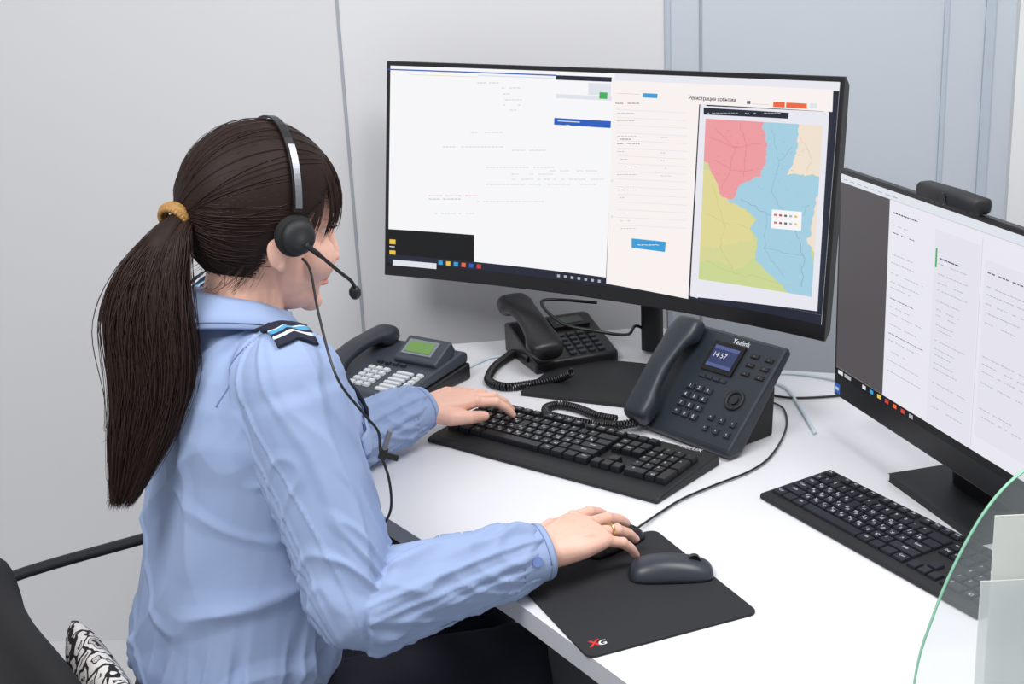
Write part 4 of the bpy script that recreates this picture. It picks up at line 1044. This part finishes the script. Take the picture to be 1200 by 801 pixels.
# ------------------------------------------------------------------ headset
hs = thing('headset', 'black call headset with silver headband and boom microphone worn over dark hair', 'headset', HM @ V((0, 0, .15)))
arc = [(.004, -.098*cos(a), .022+.122*sin(a)) for a in [rad(6+168*k/24) for k in range(25)]]
b = MB(); rings = [[HM @ (V(p)+V((dx, 0, 0))+V((0, p[1], p[2]-.02)).normalized()*dr) for dx, dr in ((-.006, 0), (.006, 0), (.006, .0025), (-.006, .0025))] for p in arc]
b.loft(rings, 0, False); b.build('headband', M_black, hs, bevel=.0008)
arc2 = [(.004, -.099*cos(a), .022+.123*sin(a)) for a in [rad(8+40*k/12) for k in range(13)]]
for s in (1, -1):
    b = MB(); rings = [[HM @ (V((p[0], p[1]*s, p[2]))+V((dx, 0, 0))+V((0, p[1]*s, p[2]-.02)).normalized()*dr) for dx, dr in ((-.0045, .0015), (.0045, .0015), (.0045, .005), (-.0045, .005))] for p in arc2]
    b.loft(rings, 0, False); b.build('slider', M_metal, hs)
for s in (-1, 1):
    EM = HM @ Matrix.Translation(V((.004, s*.094, .004))) @ Matrix.Rotation(rad(90)*-s, 4, 'X')
    b = MB(); b.lathe([(.0, -.012), (.018, -.012), (.025, -.008), (.0275, 0), (.025, .007), (.02, .009), (0, .009)], 32, 0, EM); b.build('ear_cushion', M_chair, hs)
    b = MB(); b.lathe([(0, .006), (.022, .006), (.0225, .014), (.018, .019), (.012, .021), (0, .021)], 32, 0, EM); b.build('ear_cup', M_blackm, hs)
b = MB(); b.tube(cr([HM @ V((.010, -.114, -.004)), HM @ V((.034, -.112, -.020)), HM @ V((.066, -.100, -.042)), HM @ V((.092, -.084, -.058)), HM @ V((.104, -.074, -.070))], 6), [.005]+[.0035]*5+[.0024]*19, 10); b.build('microphone_boom', M_blackm, hs)
b = MB(); b.sphere((0, 0, 0), (.008, .008, .0095), 0, Matrix.Translation(HM @ V((.106, -.071, -.077))), 16, 10); b.build('microphone', M_black, hs)
b = MB(); cp = [HM @ V((.008, -.112, -.022)), dep(364, 318, 1.66), dep(374, 370, 1.62), dep(394, 440, 1.58), dep(424, 482, 1.60), dep(443, 505, 1.62), dep(446, 530, 1.62), dep(456, 562, 1.64), dep(458, 596, 1.66), dep(446, 622, 1.69), dep(436, 645, 1.72)]
b.tube(cr(cp, 8), .0017, 8); b.build('cable', M_black, hs)
CM = Matrix.Translation(dep(449, 531, 1.615)) @ Matrix.Rotation(rad(20), 4, 'Y')
b = MB(); b.box((0, 0, 0), (.010, .006, .014), 0, CM); b.box((.011, -.002, 0), (.016, .004, .008), 0, CM); b.cyl((0, 0, .006), .0035, .024, 12, 1, CM); b.build('cable_clip', [M_black, M_metal], hs, bevel=.001)

# ------------------------------------------------------------------ chair and cushion
cyw = rad(31); fC = V((cos(cyw), sin(cyw), 0)); lC = V((-fC.y, fC.x, 0))
CH = V((-.41, 1.63, 0)) + fT*.05
CHM = frame(CH, fC, lC, UP)
ch = thing('office_chair', 'black fabric office chair with thin armrests, under the seated woman', 'chair', CH, cyw)
b = MB(); b.loft([sring((0.02, 0, z), (1, 0, 0), (0, 1, 0), w, d, 36, 4.5) for z, w, d in ((.365, .20, .20), (.372, .225, .225), (.40, .235, .235), (.425, .23, .23), (.438, .20, .20))], 0, True, CHM); b.build('seat', M_chair, ch)
b = MB(); rings = []
for k in range(21):
    y = -.25+.50*k/20; e = max(.02, 1-abs(y/.25)**5)
    hb, ht = .645-.20*e**.5, .645+.158*e**.5; xb = -.308 + .035*(abs(y)/.25)**2; th = .034*e**.4
    rings.append([(xb+th*math.copysign(abs(cos(a))**.7, cos(a)), y, (hb+ht)/2+(ht-hb)/2*math.copysign(abs(sin(a))**.6, sin(a)) ) for a in [2*pi*j/28 for j in range(28)]])
b.loft(rings, 0, True, CHM); b.build('backrest', M_chair, ch)
b = MB(); b.tube(cr([(-.10, 0, .35), (-.26, 0, .36), (-.355, 0, .43), (-.345, 0, .60)], 6), .016, 10, 0, CHM, 1.4); b.build('back_bar', M_blackm, ch)
for s in (-1, 1):
    x1e = .02 if s == -1 else .14
    b = MB(); b.tube(cr([(-.33, s*.215, .672), (-.30, s*.27, .692), (-.25, s*.296, .699), (-.08, s*.302, .700), (x1e-.03, s*.304, .698), (x1e+.01, s*.304, .66), (x1e, s*.304, .52), (.03, s*.30, .39), (0.02, s*.22, .362), (.02, s*.12, .36)], 6), .0105, 10, 0, CHM, .7); b.build('armrest', M_blackm, ch)
b = MB(); b.cyl((0, 0, .06), .028, .20, 24, 0, CHM); b.cyl((0, 0, .24), .018, .13, 24, 0, CHM); b.box((0, 0, .357), (.22, .18, .02), 0, CHM); b.build('gas_column', M_blackm, ch)
for k in range(5):
    a = 2*pi*k/5+.3; d = V((cos(a), sin(a), 0)); b = MB(); b.tube([d*.02+UP*.085, d*.15+UP*.09, d*.28+UP*.07], [.024, .02, .015], 12, 0, CHM, 1, True); b.build('base_leg', M_blackm, ch)
    b = MB(); WMx = CHM @ Matrix.Translation(d*.285+UP*.026) @ Matrix.Rotation(a+pi/2, 4, 'Z') @ Matrix.Rotation(rad(90), 4, 'X')
    b.cyl((0, 0, -.022), .026, .016, 20, 0, WMx); b.cyl((0, 0, .006), .026, .016, 20, 0, WMx); b.cyl((0, 0, -.01), .008, .02, 10, 0, WMx); b.tube([d*.285+UP*.026, d*.285+UP*.07], .007, 8, 0, CHM); b.build('caster', M_black, ch)
cu = CH - fC*.206; CUM = frame(cu, fC, lC, UP); b = MB(); rings = []
for k in range(17):
    t = -1+2*k/16; e = max(0, 1-abs(t)**4)**.5
    rings.append([(.004+.034*max(e, .08)*cos(a) , -.01+.19*t, .564+(.118*(.85+.15*e))*math.copysign(abs(sin(a))**.7, sin(a))) for a in [2*pi*j/24 for j in range(24)]])
b.loft(rings, 0, True, CUM); o = b.build('cushion', M_floral, loc=cu + UP*.44, rz=cyw); tag(o, 'black and white floral cushion wedged between the woman and the chair back', 'cushion')

# ------------------------------------------------------------------ glass screen and leaflet at right
GY = 1.092
def gp(px, py): return aty(px, py, GY)
ed = cr([V((gp(1066, 830).x, GY, DK+.001)), gp(1072, 800), gp(1094, 722), gp(1124, 652), gp(1160, 592), gp(1200, 552), gp(1260, 520), V((.62, GY, 1.16)), V((.95, GY, 1.19))], 5)
gl = thing('glass_screen', 'clear glass desk partition with curved green edge at the lower right', 'partition', (.65, GY, DK))
GM = frame((0, GY, 0), V((1, 0, 0)), V((0, 0, 1)), V((0, -1, 0)))
pts = [(p.x, p.z) for p in ed] + [(.95, DK+.001)]
b = MB(); b.prism(pts, -.002, .002, 0, GM); b.build('pane', M_glass, gl)
b = MB(); rings = []
for i, p in enumerate(ed):
    t = (ed[min(i+1, len(ed)-1)]-ed[max(i-1, 0)]).normalized(); nn = V((-t.z, 0, t.x))
    rings.append([p+nn*.0002+V((0, -.0021, 0)), p+nn*.0013+V((0, -.0016, 0)), p+nn*.0013+V((0, .0016, 0)), p+nn*.0002+V((0, .0021, 0))])
b.loft(rings, 0, True); b.build('polished_edge', M_gedge, gl)
LY = 1.125; pA = aty(1147, 676, LY); pB = aty(1166, 604, LY)
lf = thing('leaflet_holder', 'milky plastic holder with a cream paper sheet standing behind the glass screen', 'holder', (pA.x+.1, LY, DK))
b = MB(); b.box((pA.x+.1, LY-.006, (pA.z+DK)/2), (.2, .002, pA.z-DK-.002)); b.box((pA.x+.1, LY+.01, DK+.0015), (.2, .05, .003)); b.build('holder', M_frost, lf)
b = MB(); b.box((pB.x+.09, LY, (pB.z+DK+.006)/2), (.18, .001, pB.z-DK-.006)); b.build('paper_sheet', M_paper, lf)

# ------------------------------------------------------------------ light
w = bpy.data.worlds.new('world'); S.world = w; w.use_nodes = True
bg = w.node_tree.nodes['Background']; bg.inputs[0].default_value = (.975, .982, 1, 1); bg.inputs[1].default_value = .50
def area(name, loc, size, pw, tgt, col=(1, 1, 1)):
    l = bpy.data.lights.new(name, 'AREA'); l.energy = pw; l.size = size; l.color = col
    o = bpy.data.objects.new(name, l); COL.objects.link(o); o.location = loc
    o.rotation_euler = (V(tgt)-V(loc)).to_track_quat('-Z', 'Y').to_euler()
area('ceiling_light', (.7, 1.3, 2.6), .8, 25, (.3, 1.8, .7))
area('ceiling_light', (-.9, .6, 2.6), .8, 31, (-.4, 1.8, .8))
